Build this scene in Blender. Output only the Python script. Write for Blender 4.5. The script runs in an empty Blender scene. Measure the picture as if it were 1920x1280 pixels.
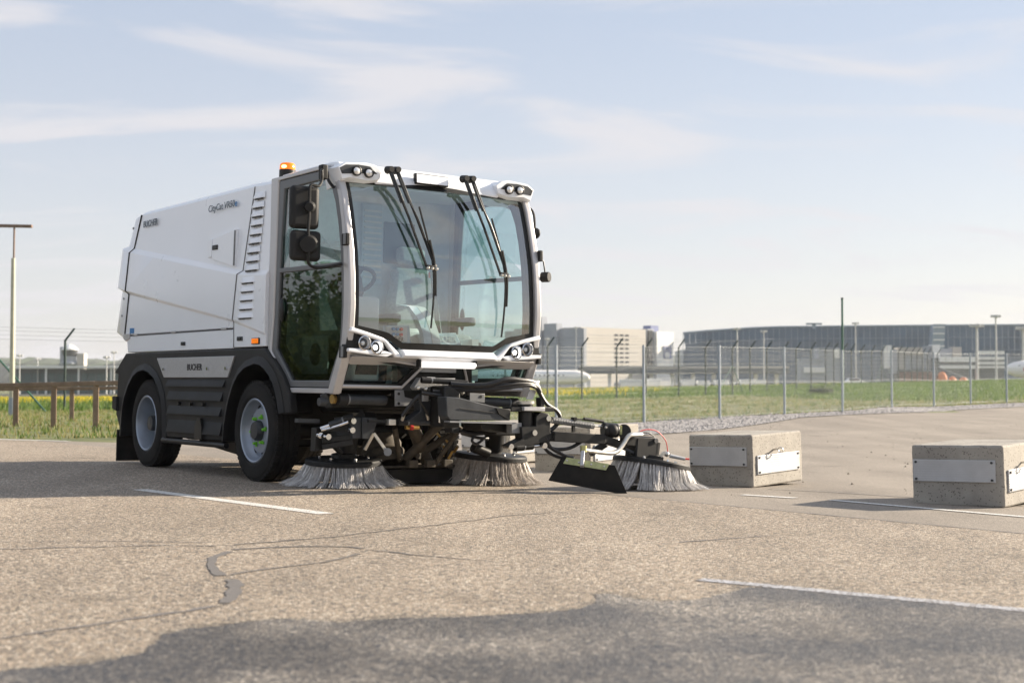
import bpy, bmesh, math, random
import numpy as np
from mathutils import Matrix, Vector
random.seed(7); np.random.seed(7)
R=math.radians
sc=bpy.context.scene; col=sc.collection
# ------------------------------------------------------------------ camera
cam=bpy.data.cameras.new('camera'); co=bpy.data.objects.new('camera',cam); col.objects.link(co)
cam.sensor_width=36; cam.lens=50.006; cam.clip_start=.05; cam.clip_end=9000
co.location=(0,0,.714); co.rotation_euler=(R(90)+math.atan(85/2667),0,0)
cam.dof.use_dof=True; cam.dof.focus_distance=10.6; cam.dof.aperture_fstop=3.2
sc.camera=co
# ------------------------------------------------------------------ sun and sky
SUN_EL=R(20); SUN_AZ=R(65.5)          # azimuth from +Y towards +X
sd=Vector((math.sin(SUN_AZ)*math.cos(SUN_EL),math.cos(SUN_AZ)*math.cos(SUN_EL),math.sin(SUN_EL)))
sl=bpy.data.lights.new('sun','SUN'); sl.energy=5.0; sl.angle=R(.6); sl.color=(1,.87,.70)
so=bpy.data.objects.new('sun',sl); col.objects.link(so); so.rotation_euler=sd.to_track_quat('Z','Y').to_euler()
wd=bpy.data.worlds.new('World'); sc.world=wd; wd.use_nodes=True
nt=wd.node_tree; N=nt.nodes; L=nt.links; N.clear()
def nd(t,**k):
    n=N.new(t)
    for a,b in k.items(): setattr(n,a,b)
    return n
def wmath(op,a,b=None):
    n=nd('ShaderNodeMath',operation=op)
    for i,v in enumerate((a,b)):
        if v is None: continue
        if isinstance(v,(int,float)): n.inputs[i].default_value=v
        else: L.new(v,n.inputs[i])
    return n.outputs[0]
sky=nd('ShaderNodeTexSky',sky_type='NISHITA',sun_disc=False,sun_elevation=SUN_EL,sun_rotation=SUN_AZ,air_density=1.0,dust_density=1.2,ozone_density=2.0)
tc=nd('ShaderNodeTexCoord'); sep=nd('ShaderNodeSeparateXYZ'); L.new(tc.outputs['Generated'],sep.inputs[0])
up=wmath('ADD',wmath('MAXIMUM',sep.outputs[2],0.0),.16)
cx=wmath('DIVIDE',sep.outputs[0],up); cy=wmath('DIVIDE',sep.outputs[1],up)
cmb=nd('ShaderNodeCombineXYZ'); L.new(cx,cmb.inputs[0]); L.new(cy,cmb.inputs[1])
mp=nd('ShaderNodeMapping'); L.new(cmb.outputs[0],mp.inputs[0]); mp.inputs['Rotation'].default_value=(0,0,R(-35)); mp.inputs['Scale'].default_value=(.8,1.6,1); mp.inputs['Location'].default_value=(5.2,.3,0)
n1=nd('ShaderNodeTexNoise'); L.new(mp.outputs[0],n1.inputs['Vector']); n1.inputs['Scale'].default_value=1.6; n1.inputs['Detail'].default_value=7; n1.inputs['Roughness'].default_value=.5; n1.inputs['Distortion'].default_value=1.2
rp=nd('ShaderNodeMapRange',interpolation_type='SMOOTHSTEP'); L.new(n1.outputs['Fac'],rp.inputs[0]); rp.inputs[1].default_value=.46; rp.inputs[2].default_value=.70; rp.inputs[3].default_value=0; rp.inputs[4].default_value=.85
hz=nd('ShaderNodeMapRange',interpolation_type='SMOOTHSTEP'); L.new(sep.outputs[2],hz.inputs[0]); hz.inputs[1].default_value=.0; hz.inputs[2].default_value=.34; hz.inputs[3].default_value=0; hz.inputs[4].default_value=1
hc=nd('ShaderNodeMix',data_type='RGBA'); L.new(hz.outputs[0],hc.inputs['Factor']); hc.inputs['A'].default_value=(3.50,3.40,3.47,1); hc.inputs['B'].default_value=(2.36,2.66,3.24,1)
mh=nd('ShaderNodeMix',data_type='RGBA'); mh.inputs['Factor'].default_value=.8; L.new(sky.outputs[0],mh.inputs['A']); L.new(hc.outputs['Result'],mh.inputs['B'])
mc=nd('ShaderNodeMix',data_type='RGBA'); L.new(rp.outputs[0],mc.inputs['Factor']); L.new(mh.outputs['Result'],mc.inputs['A']); mc.inputs['B'].default_value=(3.62,3.56,3.72,1)
bg=nd('ShaderNodeBackground'); bg.inputs['Strength'].default_value=.089; L.new(mc.outputs['Result'],bg.inputs['Color'])
wo=nd('ShaderNodeOutputWorld'); L.new(bg.outputs[0],wo.inputs['Surface'])
vs=sc.view_settings; vs.view_transform='Standard'; vs.look='None'; vs.exposure=1.32; vs.gamma=1; vs.use_curve_mapping=False
sc.render.engine='CYCLES'; sc.cycles.max_bounces=10; sc.cycles.transparent_max_bounces=24
# ------------------------------------------------------------------ materials
MATS={}
def mat(name,c,rough=.5,metal=0,var=.12,scale=12,bump=0,bscale=None,coat=0,spec=.5,c2=None,det=4,emit=None,obj=False,speck=None):
    m=bpy.data.materials.new(name); m.use_nodes=True; t=m.node_tree; n=t.nodes; l=t.links; p=n['Principled BSDF']
    p.inputs['Roughness'].default_value=rough; p.inputs['Metallic'].default_value=metal
    p.inputs['Coat Weight'].default_value=coat; p.inputs['Coat Roughness'].default_value=.08; p.inputs['Specular IOR Level'].default_value=spec
    tcn=n.new('ShaderNodeTexCoord'); vec=tcn.outputs['Object']
    if not obj:
        g=n.new('ShaderNodeNewGeometry'); vec=g.outputs['Position']
    nz=n.new('ShaderNodeTexNoise'); nz.inputs['Scale'].default_value=scale; nz.inputs['Detail'].default_value=det; nz.inputs['Roughness'].default_value=.62; l.new(vec,nz.inputs['Vector'])
    rr=n.new('ShaderNodeMapRange'); rr.inputs[1].default_value=.3; rr.inputs[2].default_value=.7; l.new(nz.outputs['Fac'],rr.inputs[0])
    mx=n.new('ShaderNodeMix'); mx.data_type='RGBA'; l.new(rr.outputs[0],mx.inputs['Factor'])
    a=tuple(max(0,v*(1-var)) for v in c); b=c2 or tuple(min(1,v*(1+var)) for v in c)
    mx.inputs['A'].default_value=(*a,1); mx.inputs['B'].default_value=(*b,1)
    out=mx.outputs['Result']
    if speck:
        col2,sscale,amt=speck
        v=n.new('ShaderNodeTexVoronoi'); v.inputs['Scale'].default_value=sscale; l.new(vec,v.inputs['Vector'])
        sx=n.new('ShaderNodeSeparateColor'); l.new(v.outputs['Color'],sx.inputs[0])
        gt=n.new('ShaderNodeMath'); gt.operation='LESS_THAN'; l.new(sx.outputs[0],gt.inputs[0]); gt.inputs[1].default_value=amt
        m2=n.new('ShaderNodeMix'); m2.data_type='RGBA'; l.new(gt.outputs[0],m2.inputs['Factor']); l.new(out,m2.inputs['A']); m2.inputs['B'].default_value=(*col2,1); out=m2.outputs['Result']
    l.new(out,p.inputs['Base Color'])
    rm=n.new('ShaderNodeMapRange'); l.new(nz.outputs['Fac'],rm.inputs[0]); rm.inputs[1].default_value=.25; rm.inputs[2].default_value=.75; rm.inputs[3].default_value=max(0.02,rough*.85); rm.inputs[4].default_value=min(1,rough*1.18); l.new(rm.outputs[0],p.inputs['Roughness'])
    if bump:
        n2=n.new('ShaderNodeTexNoise'); n2.inputs['Scale'].default_value=bscale or scale*6; n2.inputs['Detail'].default_value=3; l.new(vec,n2.inputs['Vector'])
        bp=n.new('ShaderNodeBump'); bp.inputs['Strength'].default_value=bump; bp.inputs['Distance'].default_value=.004; l.new(n2.outputs['Fac'],bp.inputs['Height']); l.new(bp.outputs[0],p.inputs['Normal'])
    if emit: p.inputs['Emission Color'].default_value=(*emit[0],1); p.inputs['Emission Strength'].default_value=emit[1]
    MATS[name]=m; return m
def glass(name,tint,refl,rough=0.0,ior=1.52):
    m=bpy.data.materials.new(name); m.use_nodes=True; t=m.node_tree; n=t.nodes; l=t.links; n.clear()
    o=n.new('ShaderNodeOutputMaterial'); tr=n.new('ShaderNodeBsdfTransparent'); gl=n.new('ShaderNodeBsdfGlossy'); mx=n.new('ShaderNodeMixShader')
    nz=n.new('ShaderNodeTexNoise'); nz.inputs['Scale'].default_value=5; mr=n.new('ShaderNodeMapRange'); l.new(nz.outputs['Fac'],mr.inputs[0]); mr.inputs[3].default_value=refl*.92; mr.inputs[4].default_value=refl*1.08
    tr.inputs[0].default_value=(*tint,1); gl.inputs['Roughness'].default_value=rough
    ge_=n.new('ShaderNodeNewGeometry'); dt=n.new('ShaderNodeVectorMath'); dt.operation='DOT_PRODUCT'; l.new(ge_.outputs['Normal'],dt.inputs[0]); l.new(ge_.outputs['Incoming'],dt.inputs[1])
    def mth(op,a,b=None):
        q=n.new('ShaderNodeMath'); q.operation=op
        for i,v in enumerate((a,b)):
            if v is None: continue
            if isinstance(v,(int,float)): q.inputs[i].default_value=v
            else: l.new(v,q.inputs[i])
        return q.outputs[0]
    f0=((ior-1)/(ior+1))**2; sch=mth('ADD',mth('MULTIPLY',mth('POWER',mth('SUBTRACT',1.0,mth('ABSOLUTE',dt.outputs['Value'])),5.0),1-f0),f0)
    mu=n.new('ShaderNodeMath'); mu.operation='MULTIPLY'; l.new(sch,mu.inputs[0]); l.new(mr.outputs[0],mu.inputs[1])
    mu.use_clamp=True
    l.new(mu.outputs[0],mx.inputs[0]); l.new(tr.outputs[0],mx.inputs[1]); l.new(gl.outputs[0],mx.inputs[2]); l.new(mx.outputs[0],o.inputs[0]); MATS[name]=m; return m
mat('white_paint',(.86,.885,.92),.30,0,.012,2,coat=.35)
mat('silver_paint',(.50,.49,.49),.38,.35,.05,8,coat=.2)
mat('dark_plastic',(.017,.018,.020),.55,0,.2,3,bump=.15,bscale=220,spec=.25,c2=(.024,.0235,.0225),det=7)
mat('door_grey',(.12,.125,.13),.42,0,.1,9)
mat('black_metal',(.010,.011,.012),.42,0,.3,7,bump=.1,spec=.3,c2=(.026,.025,.023),det=6)
mat('grey_steel',(.04,.044,.049),.42,.0,.25,10,bump=.1,spec=.35)
mat('grey_light',(.22,.225,.23),.45,.2,.12,14)
mat('zinc',(.62,.60,.55),.32,.85,.15,20)
mat('zinc_yellow',(.42,.42,.20),.4,.6,.25,25)
mat('chrome',(.75,.75,.76),.12,1,.05,10)
mat('rubber',(.012,.012,.013),.8,0,.3,6,bump=.3,bscale=150,spec=.2,c2=(.03,.028,.025),det=6)
mat('hose',(.014,.014,.015),.45,0,.2,20)
mat('rim_silver',(.30,.335,.39),.36,.45,.06,12)
mat('green_plastic',(.16,.50,.03),.4,0,.05,10)
mat('lens',(.85,.85,.84),.12,.55,.18,60)
mat('reflector',(.86,.87,.89),.35,.4,.1,60); mat('headlamp_on',(1,.95,.88),.3,0,.03,30,emit=((1,.94,.86),7))
mat('amber',(.85,.20,.01),.2,0,.08,30,emit=((1,.22,.01),.22))
mat('amber_lamp',(1,.55,.12),.2,0,.05,30,emit=((1,.50,.12),3))
mat('bar_white_glow',(.9,.88,.86),.3,0,.03,30,emit=((1,.95,.9),.35))  # bar is switched off; a glow is added to brighten its white diffuser
mat('letter_grey',(.085,.11,.13),.5,0,.05,10)
mat('letter_blue',(.03,.18,.42),.5,0,.05,10)
mat('letter_light',(.62,.66,.66),.5,0,.05,10)
mat('letter_black',(.02,.02,.022),.5,0,.05,10)
mat('plate_alu',(.46,.46,.465),.4,.35,.08,30)
mat('interior_light',(.62,.63,.62),.6,0,.06,8)
mat('interior_grey',(.46,.55,.61),.6,0,.12,8)
mat('interior_dark',(.05,.055,.06),.6,0,.12,8)
mat('seat_cloth',(.30,.32,.33),.85,0,.15,40)
mat('orange_cloth',(.75,.12,.02),.7,0,.1,40)
mat('red_plastic',(.6,.03,.03),.4,0,.1,20); mat('blue_plastic',(.03,.25,.5),.4,0,.1,20)
mat('brass',(.55,.36,.12),.3,.8,.2,30)
mat('bristle',(.66,.64,.62),.45,0,.3,60); mat('bristle_tan',(.55,.50,.45),.5,0,.32,60)
mat('dirty_iron',(.075,.062,.045),.75,0,.45,18,bump=.5,bscale=60)
glass('windshield_glass',(.88,.96,.97),7.0); glass('door_glass',(.80,.92,.91),2.6); glass('door_glass_tinted',(.40,.46,.44),1.7); glass('low_glass',(.62,.76,.76),1.5)
glass('headlamp_glass',(.95,.96,.97),1.6)
mat('wood_rail',(.23,.155,.105),.8,0,.3,5,bump=.4,bscale=40,c2=(.30,.215,.15))
mat('galv',(.33,.37,.41),.45,.4,.12,8); mat('galv_wire',(.52,.55,.56),.5,.2,.08,8)
mat('fence_green',(.006,.028,.022),.5,0,.15,8); mat('fence_green_light',(.035,.12,.085),.55,0,.15,8)
mat('concrete',(.33,.305,.27),.9,0,.28,4,bump=.5,bscale=90,det=9,c2=(.385,.36,.315),speck=((.15,.13,.115),130,.06))
mat('alu_board',(.47,.475,.485),.5,.2,.10,5)
mat('soil_grass',(.075,.12,.025),.95,0,.4,.9,c2=(.20,.19,.07),det=8)
mat('line_paint',(.62,.61,.58),.7,0,.12,60,bump=.6,bscale=120,speck=((.28,.25,.22),130,.16))
mat('line_worn',(.40,.41,.44),.7,0,.15,25,bump=.6,bscale=110,speck=((.17,.16,.155),100,.42))
mat('tar',(.16,.145,.13),.5,0,.15,30,bump=.3,bscale=150)
mat('gravel',(.36,.34,.33),.9,0,.35,9,bump=.8,bscale=22,speck=((.12,.12,.125),22,.4))
def leafy(name,c,c2,sc_=1.0,tr=.45):
    mat(name,c,.7,0,.2,sc_,c2=c2); m=MATS[name]; n=m.node_tree.nodes; l=m.node_tree.links; p=n['Principled BSDF']; t=n.new('ShaderNodeBsdfTranslucent'); x=n.new('ShaderNodeMixShader'); x.inputs[0].default_value=tr
    l.new(p.inputs['Base Color'].links[0].from_socket,t.inputs[0]); l.new(p.outputs[0],x.inputs[1]); l.new(t.outputs[0],x.inputs[2]); l.new(x.outputs[0],n['Material Output'].inputs[0])
leafy('grass_dry',(.20,.20,.07),(.34,.30,.13)); leafy('grass_green',(.10,.17,.03),(.17,.24,.05),.7); leafy('grass_deep',(.05,.115,.022),(.09,.16,.03),.7); leafy('flower_yellow',(.62,.47,.02),(.75,.6,.04),5)
leafy('leaf',(.045,.075,.018),(.10,.125,.035),1.2,.35); mat('bark',(.10,.075,.055),.9,0,.3,9,bump=.5)
mat('steel_brown',(.20,.13,.095),.7,0,.2,6); mat('pole_pale',(.48,.46,.36),.6,0,.15,4); mat('pole_grey',(.55,.55,.54),.5,0,.1,4)
mat('far_white',(.84,.83,.81),.7,0,.06,.3); mat('far_concrete',(.50,.47,.43),.8,0,.08,.15); mat('far_shade',(.33,.355,.40),.7,0,.1,.2)  # far_shade: shade of unlit building sides put into the colour; also plain grey parts
mat('far_glass',(.075,.125,.185),.3,0,.35,.06,spec=.35); mat('far_mullion',(.27,.33,.39),.5,.3,.1,.3); mat('far_window',(.05,.055,.06),.25,0,.2,.4)
mat('far_dark',(.10,.115,.12),.7,0,.2,.2); mat('far_teal',(.06,.11,.115),.3,0,.3,.1); mat('far_tree',(.03,.05,.02),.9,0,.4,.05); mat('far_red',(.50,.05,.05),.6,0,.1,1); mat('far_orange',(.62,.17,.03),.7,0,.2,.6); mat('far_blue',(.13,.16,.30),.6,0,.2,.4); mat('far_brown',(.23,.13,.10),.8,0,.2,.5)
# asphalt: exposed aggregate in a tan binder
def asphalt(name,cols,gs,bump,patch,dist=.006,wet=False):
    m=bpy.data.materials.new(name); m.use_nodes=True; t=m.node_tree; n=t.nodes; l=t.links; p=n['Principled BSDF']; p.inputs['Roughness'].default_value=.82; p.inputs['Specular IOR Level'].default_value=.35
    g=n.new('ShaderNodeNewGeometry'); vec=g.outputs['Position']
    nw=n.new('ShaderNodeTexNoise'); nw.inputs['Scale'].default_value=gs*.5; l.new(vec,nw.inputs['Vector'])
    wv=n.new('ShaderNodeMix'); wv.data_type='RGBA'; wv.blend_type='LINEAR_LIGHT'; wv.inputs['Factor'].default_value=.006; l.new(vec,wv.inputs['A']); l.new(nw.outputs['Color'],wv.inputs['B'])
    v=n.new('ShaderNodeTexVoronoi'); v.inputs['Scale'].default_value=gs; l.new(wv.outputs['Result'],v.inputs['Vector']); v.inputs['Randomness'].default_value=1
    v2=n.new('ShaderNodeTexVoronoi'); v2.inputs['Scale'].default_value=gs*2.3; l.new(vec,v2.inputs['Vector'])
    s=n.new('ShaderNodeSeparateColor'); l.new(v.outputs['Color'],s.inputs[0])
    cr=n.new('ShaderNodeValToRGB'); l.new(s.outputs[0],cr.inputs[0]); e=cr.color_ramp.elements; cr.color_ramp.interpolation='LINEAR'
    while len(e)<len(cols): e.new(.5)
    for i,(q,c) in enumerate(cols): e[i].position=q; e[i].color=(*c,1)
    big=n.new('ShaderNodeTexNoise'); big.inputs['Scale'].default_value=.42; big.inputs['Detail'].default_value=6; big.inputs['Roughness'].default_value=.6; l.new(vec,big.inputs['Vector'])
    mr=n.new('ShaderNodeMapRange'); l.new(big.outputs['Fac'],mr.inputs[0]); mr.inputs[1].default_value=.32; mr.inputs[2].default_value=.68; mr.inputs[3].default_value=1-patch; mr.inputs[4].default_value=1+patch
    mpp=n.new('ShaderNodeMapping'); mpp.inputs['Rotation'].default_value=(0,0,R(40)); mpp.inputs['Scale'].default_value=(1.6,.09,1); l.new(vec,mpp.inputs[0]); st=n.new('ShaderNodeTexNoise'); st.inputs['Scale'].default_value=1.0; st.inputs['Detail'].default_value=5; l.new(mpp.outputs[0],st.inputs['Vector'])
    sr=n.new('ShaderNodeMapRange'); l.new(st.outputs['Fac'],sr.inputs[0]); sr.inputs[1].default_value=.35; sr.inputs[2].default_value=.65; sr.inputs[3].default_value=.86; sr.inputs[4].default_value=1.06
    sn=n.new('ShaderNodeTexNoise'); sn.inputs['Scale'].default_value=1.7; sn.inputs['Detail'].default_value=3; l.new(vec,sn.inputs['Vector']); sq=n.new('ShaderNodeMapRange'); l.new(sn.outputs['Fac'],sq.inputs[0]); sq.inputs[1].default_value=.27; sq.inputs[2].default_value=.36; sq.inputs[3].default_value=.78; sq.inputs[4].default_value=1.0
    m0=n.new('ShaderNodeMath'); m0.operation='MULTIPLY'; l.new(sr.outputs[0],m0.inputs[0]); l.new(sq.outputs[0],m0.inputs[1]); m1=n.new('ShaderNodeMath'); m1.operation='MULTIPLY'; l.new(m0.outputs[0],m1.inputs[0]); l.new(mr.outputs[0],m1.inputs[1])
    edge=n.new('ShaderNodeMapRange'); l.new(v.outputs['Distance'],edge.inputs[0]); edge.inputs[1].default_value=.25; edge.inputs[2].default_value=.75; edge.inputs[3].default_value=1.08; edge.inputs[4].default_value=.62
    mu=n.new('ShaderNodeMath'); mu.operation='MULTIPLY'; l.new(m1.outputs[0],mu.inputs[0]); l.new(edge.outputs[0],mu.inputs[1])
    vm=n.new('ShaderNodeVectorMath'); vm.operation='SCALE'; l.new(cr.outputs[0],vm.inputs[0]); l.new(mu.outputs[0],vm.inputs['Scale']); l.new(vm.outputs[0],p.inputs['Base Color'])
    ad=n.new('ShaderNodeMath'); ad.operation='ADD'; l.new(v.outputs['Distance'],ad.inputs[0])
    mm=n.new('ShaderNodeMath'); mm.operation='MULTIPLY'; l.new(v2.outputs['Distance'],mm.inputs[0]); mm.inputs[1].default_value=.4; l.new(mm.outputs[0],ad.inputs[1])
    bp=n.new('ShaderNodeBump'); bp.invert=True; bp.inputs['Strength'].default_value=bump; bp.inputs['Distance'].default_value=dist; l.new(ad.outputs[0],bp.inputs['Height']); l.new(bp.outputs[0],p.inputs['Normal'])
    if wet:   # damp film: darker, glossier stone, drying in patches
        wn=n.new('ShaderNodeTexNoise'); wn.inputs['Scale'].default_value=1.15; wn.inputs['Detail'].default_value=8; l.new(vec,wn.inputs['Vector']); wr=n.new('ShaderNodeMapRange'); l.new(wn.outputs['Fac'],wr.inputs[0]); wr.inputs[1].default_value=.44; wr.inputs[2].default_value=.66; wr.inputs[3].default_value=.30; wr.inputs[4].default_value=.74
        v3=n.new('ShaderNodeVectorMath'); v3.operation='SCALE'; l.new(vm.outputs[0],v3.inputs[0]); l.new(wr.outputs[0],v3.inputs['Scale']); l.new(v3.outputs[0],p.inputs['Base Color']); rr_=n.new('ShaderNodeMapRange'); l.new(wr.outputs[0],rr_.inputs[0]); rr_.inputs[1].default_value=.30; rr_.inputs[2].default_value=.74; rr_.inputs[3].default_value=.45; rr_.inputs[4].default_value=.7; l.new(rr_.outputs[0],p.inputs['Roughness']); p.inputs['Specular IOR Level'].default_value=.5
    MATS[name]=m
asphalt('asphalt_coarse',[(0,(.075,.073,.072)),(.17,(.175,.158,.138)),(.40,(.338,.275,.208)),(.8,(.448,.362,.272)),(.95,(.70,.615,.505))],104,.55,.16)
asphalt('asphalt_fine',[(0,(.20,.178,.152)),(.5,(.315,.274,.228)),(1,(.385,.336,.28))],150,.35,.14,.004)
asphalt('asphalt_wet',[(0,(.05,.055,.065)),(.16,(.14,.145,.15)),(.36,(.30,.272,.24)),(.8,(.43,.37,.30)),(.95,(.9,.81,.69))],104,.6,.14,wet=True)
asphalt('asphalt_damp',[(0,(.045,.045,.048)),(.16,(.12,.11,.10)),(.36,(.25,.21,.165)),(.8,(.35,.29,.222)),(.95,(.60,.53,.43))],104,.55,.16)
# ------------------------------------------------------------------ mesh helpers
class B:
    def __init__(s): s.bm=bmesh.new()
    def box(s,c,sz,rot=None):
        m=Matrix.Translation(c)@(rot.to_4x4() if rot else Matrix())@Matrix.Diagonal((sz[0],sz[1],sz[2],1))
        bmesh.ops.create_cube(s.bm,size=1,matrix=m); return s
    def bar(s,p0,p1,w,h,up=(0,0,1)):
        p0=Vector(p0);p1=Vector(p1);d=p1-p0;x=d.normalized();u=Vector(up)
        if abs(x.dot(u))>.98: u=Vector((1,0,0))
        y=u.cross(x).normalized();z=x.cross(y)
        return s.box((p0+p1)/2,(d.length,w,h),Matrix((x,y,z)).transposed())
    def prism(s,pts,ax,lo,hi):
        def P(p,v):
            if ax==0: return (v,p[0],p[1])
            if ax==1: return (p[0],v,p[1])
            return (p[0],p[1],v)
        a=[s.bm.verts.new(P(p,lo)) for p in pts]; b=[s.bm.verts.new(P(p,hi)) for p in pts]
        s.bm.faces.new(a); s.bm.faces.new(b[::-1])
        n=len(pts)
        for i in range(n): s.bm.faces.new((a[i],b[i],b[(i+1)%n],a[(i+1)%n]))
        return s
    def ring(s,outer,inner,ax,lo,hi):
        def P(p,v): return (v,p[0],p[1]) if ax==0 else ((p[0],v,p[1]) if ax==1 else (p[0],p[1],v))
        n=len(outer); q=[[s.bm.verts.new(P(p,v)) for p in lp] for lp in (outer,inner) for v in (lo,hi)]
        ol,oh,il,ih=q
        for i in range(n):
            j=(i+1)%n
            for f in ((ol[i],ol[j],il[j],il[i]),(oh[j],oh[i],ih[i],ih[j]),(ol[j],ol[i],oh[i],oh[j]),(il[i],il[j],ih[j],ih[i])): s.bm.faces.new(f)
        return s
    def loft(s,rings,cap=True,closed=True):
        vs=[[s.bm.verts.new(p) for p in r] for r in rings]; n=len(rings[0])
        for a,b in zip(vs,vs[1:]):
            for i in range(n if closed else n-1):
                j=(i+1)%n; s.bm.faces.new((a[i],a[j],b[j],b[i]))
        if cap and closed: s.bm.faces.new(vs[0][::-1]); s.bm.faces.new(vs[-1])
        return s
    def cyl(s,p0,p1,r0,r1=None,n=16,cap=True):
        r1=r0 if r1 is None else r1
        p0=Vector(p0);p1=Vector(p1);d=(p1-p0).normalized(); u=Vector((0,0,1)) if abs(d.z)<.9 else Vector((1,0,0)); a=d.cross(u).normalized(); b=d.cross(a)
        rs=[[p+(a*math.cos(2*math.pi*i/n)+b*math.sin(2*math.pi*i/n))*r for i in range(n)] for p,r in ((p0,r0),(p1,r1))]
        return s.loft(rs,cap)
    def tube(s,path,r,n=8,sm=0):
        P=[Vector(p) for p in path]
        if sm and len(P)>2:
            Q=[]
            for i in range(len(P)-1):
                a=P[max(i-1,0)];b=P[i];c=P[i+1];d=P[min(i+2,len(P)-1)]
                for k in range(sm):
                    t=k/sm; Q.append(.5*((2*b)+(c-a)*t+(2*a-5*b+4*c-d)*t*t+(3*b-a-3*c+d)*t**3))
            Q.append(P[-1]); P=Q
        rs=[]; prev=None
        for i,p in enumerate(P):
            d=(P[min(i+1,len(P)-1)]-P[max(i-1,0)]).normalized()
            if prev is None:
                u=Vector((0,0,1)) if abs(d.z)<.9 else Vector((1,0,0)); a=d.cross(u).normalized()
            else: a=(prev-d*prev.dot(d)).normalized()
            prev=a; b=d.cross(a); rr=r[i*len(r)//len(P)] if isinstance(r,(list,tuple)) else r
            rs.append([p+(a*math.cos(2*math.pi*k/n)+b*math.sin(2*math.pi*k/n))*rr for k in range(n)])
        return s.loft(rs)
    def lathe(s,prof,c,ax=(0,1,0),n=40):
        d=Vector(ax).normalized(); u=Vector((0,0,1)) if abs(d.z)<.9 else Vector((1,0,0)); a=d.cross(u).normalized(); b=d.cross(a); c=Vector(c)
        rs=[[c+d*h+(a*math.cos(2*math.pi*i/n)+b*math.sin(2*math.pi*i/n))*max(r,1e-4) for i in range(n)] for r,h in prof]
        return s.loft(rs,cap=False)
    def ball(s,c,r,sub=2,sq=(1,1,1)):
        bmesh.ops.create_icosphere(s.bm,subdivisions=sub,radius=1,matrix=Matrix.Translation(c)@Matrix.Diagonal((r*sq[0],r*sq[1],r*sq[2],1))); return s
    def quad(s,*p): s.bm.faces.new([s.bm.verts.new(q) for q in p]); return s
    def mirror(s):
        g=bmesh.ops.duplicate(s.bm,geom=s.bm.verts[:]+s.bm.edges[:]+s.bm.faces[:])['geom']
        for e in g:
            if isinstance(e,bmesh.types.BMVert): e.co.y=-e.co.y
        bmesh.ops.reverse_faces(s.bm,faces=[e for e in g if isinstance(e,bmesh.types.BMFace)]); return s
    def make(s,name,m,parent=None,bev=0,ang=35,seg=2,flip=False):
        bmesh.ops.recalc_face_normals(s.bm,faces=s.bm.faces[:])
        if flip: bmesh.ops.reverse_faces(s.bm,faces=s.bm.faces[:])
        me=bpy.data.meshes.new(name); s.bm.to_mesh(me); s.bm.free()
        me.materials.append(MATS[m]); me.polygons.foreach_set('use_smooth',[True]*len(me.polygons)); me.set_sharp_from_angle(angle=R(ang))
        o=bpy.data.objects.new(name,me); col.objects.link(o)
        if parent: o.parent=parent
        if bev:
            b=o.modifiers.new('bevel','BEVEL'); b.width=bev; b.segments=seg; b.limit_method='ANGLE'; b.angle_limit=R(32); b.harden_normals=False
        return o
def empty(name,loc=(0,0,0),rz=0):
    o=bpy.data.objects.new(name,None); col.objects.link(o); o.location=loc; o.rotation_euler=(0,0,rz); o.empty_display_size=.1; return o
def tag(o,label,cat=None,group=None,kind=None):
    if label: o['label']=label
    if cat: o['category']=cat
    if group: o['group']=group
    if kind: o['kind']=kind
    return o
def raw(name,m,verts,faces,parent=None,smooth=False,kind=None):
    me=bpy.data.meshes.new(name); v=np.asarray(verts,dtype=np.float32); f=np.asarray(faces,dtype=np.int32); k=f.shape[1]
    me.vertices.add(len(v)); me.vertices.foreach_set('co',v.ravel()); me.loops.add(f.size); me.loops.foreach_set('vertex_index',f.ravel()); me.polygons.add(len(f)); me.polygons.foreach_set('loop_start',np.arange(0,f.size,k,dtype=np.int32)); me.update(calc_edges=True)
    for mm in (m if isinstance(m,(list,tuple)) else [m]): me.materials.append(MATS[mm])
    if smooth: me.polygons.foreach_set('use_smooth',[True]*len(f))
    o=bpy.data.objects.new(name,me); col.objects.link(o)
    if parent: o.parent=parent
    if kind: o['kind']=kind
    return o
def dup(o,parent=None):
    c=o.copy(); col.objects.link(c); c.parent=parent
    return c
def text(body,size,loc,rot,m,parent,bold=.0,sx=1.0,name='lettering',depth=.0015,sp=1.0,width=None):
    cu=bpy.data.curves.new(name,'FONT'); cu.body=body; cu.size=size; cu.offset=bold*size; cu.extrude=depth; cu.space_character=sp; cu.resolution_u=3
    t=bpy.data.objects.new(name,cu); col.objects.link(t); dg=bpy.context.evaluated_depsgraph_get(); me=bpy.data.meshes.new_from_object(t.evaluated_get(dg)); bpy.data.objects.remove(t)
    me.materials.clear(); me.materials.append(MATS[m]); bx=[v.co.x for v in me.vertices]; sx=(width/(max(bx)-min(bx))) if width else sx; o=bpy.data.objects.new(name,me); col.objects.link(o); o.parent=parent; o.location=loc; o.rotation_euler=rot; o.scale=(sx,1,1); return o
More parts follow.
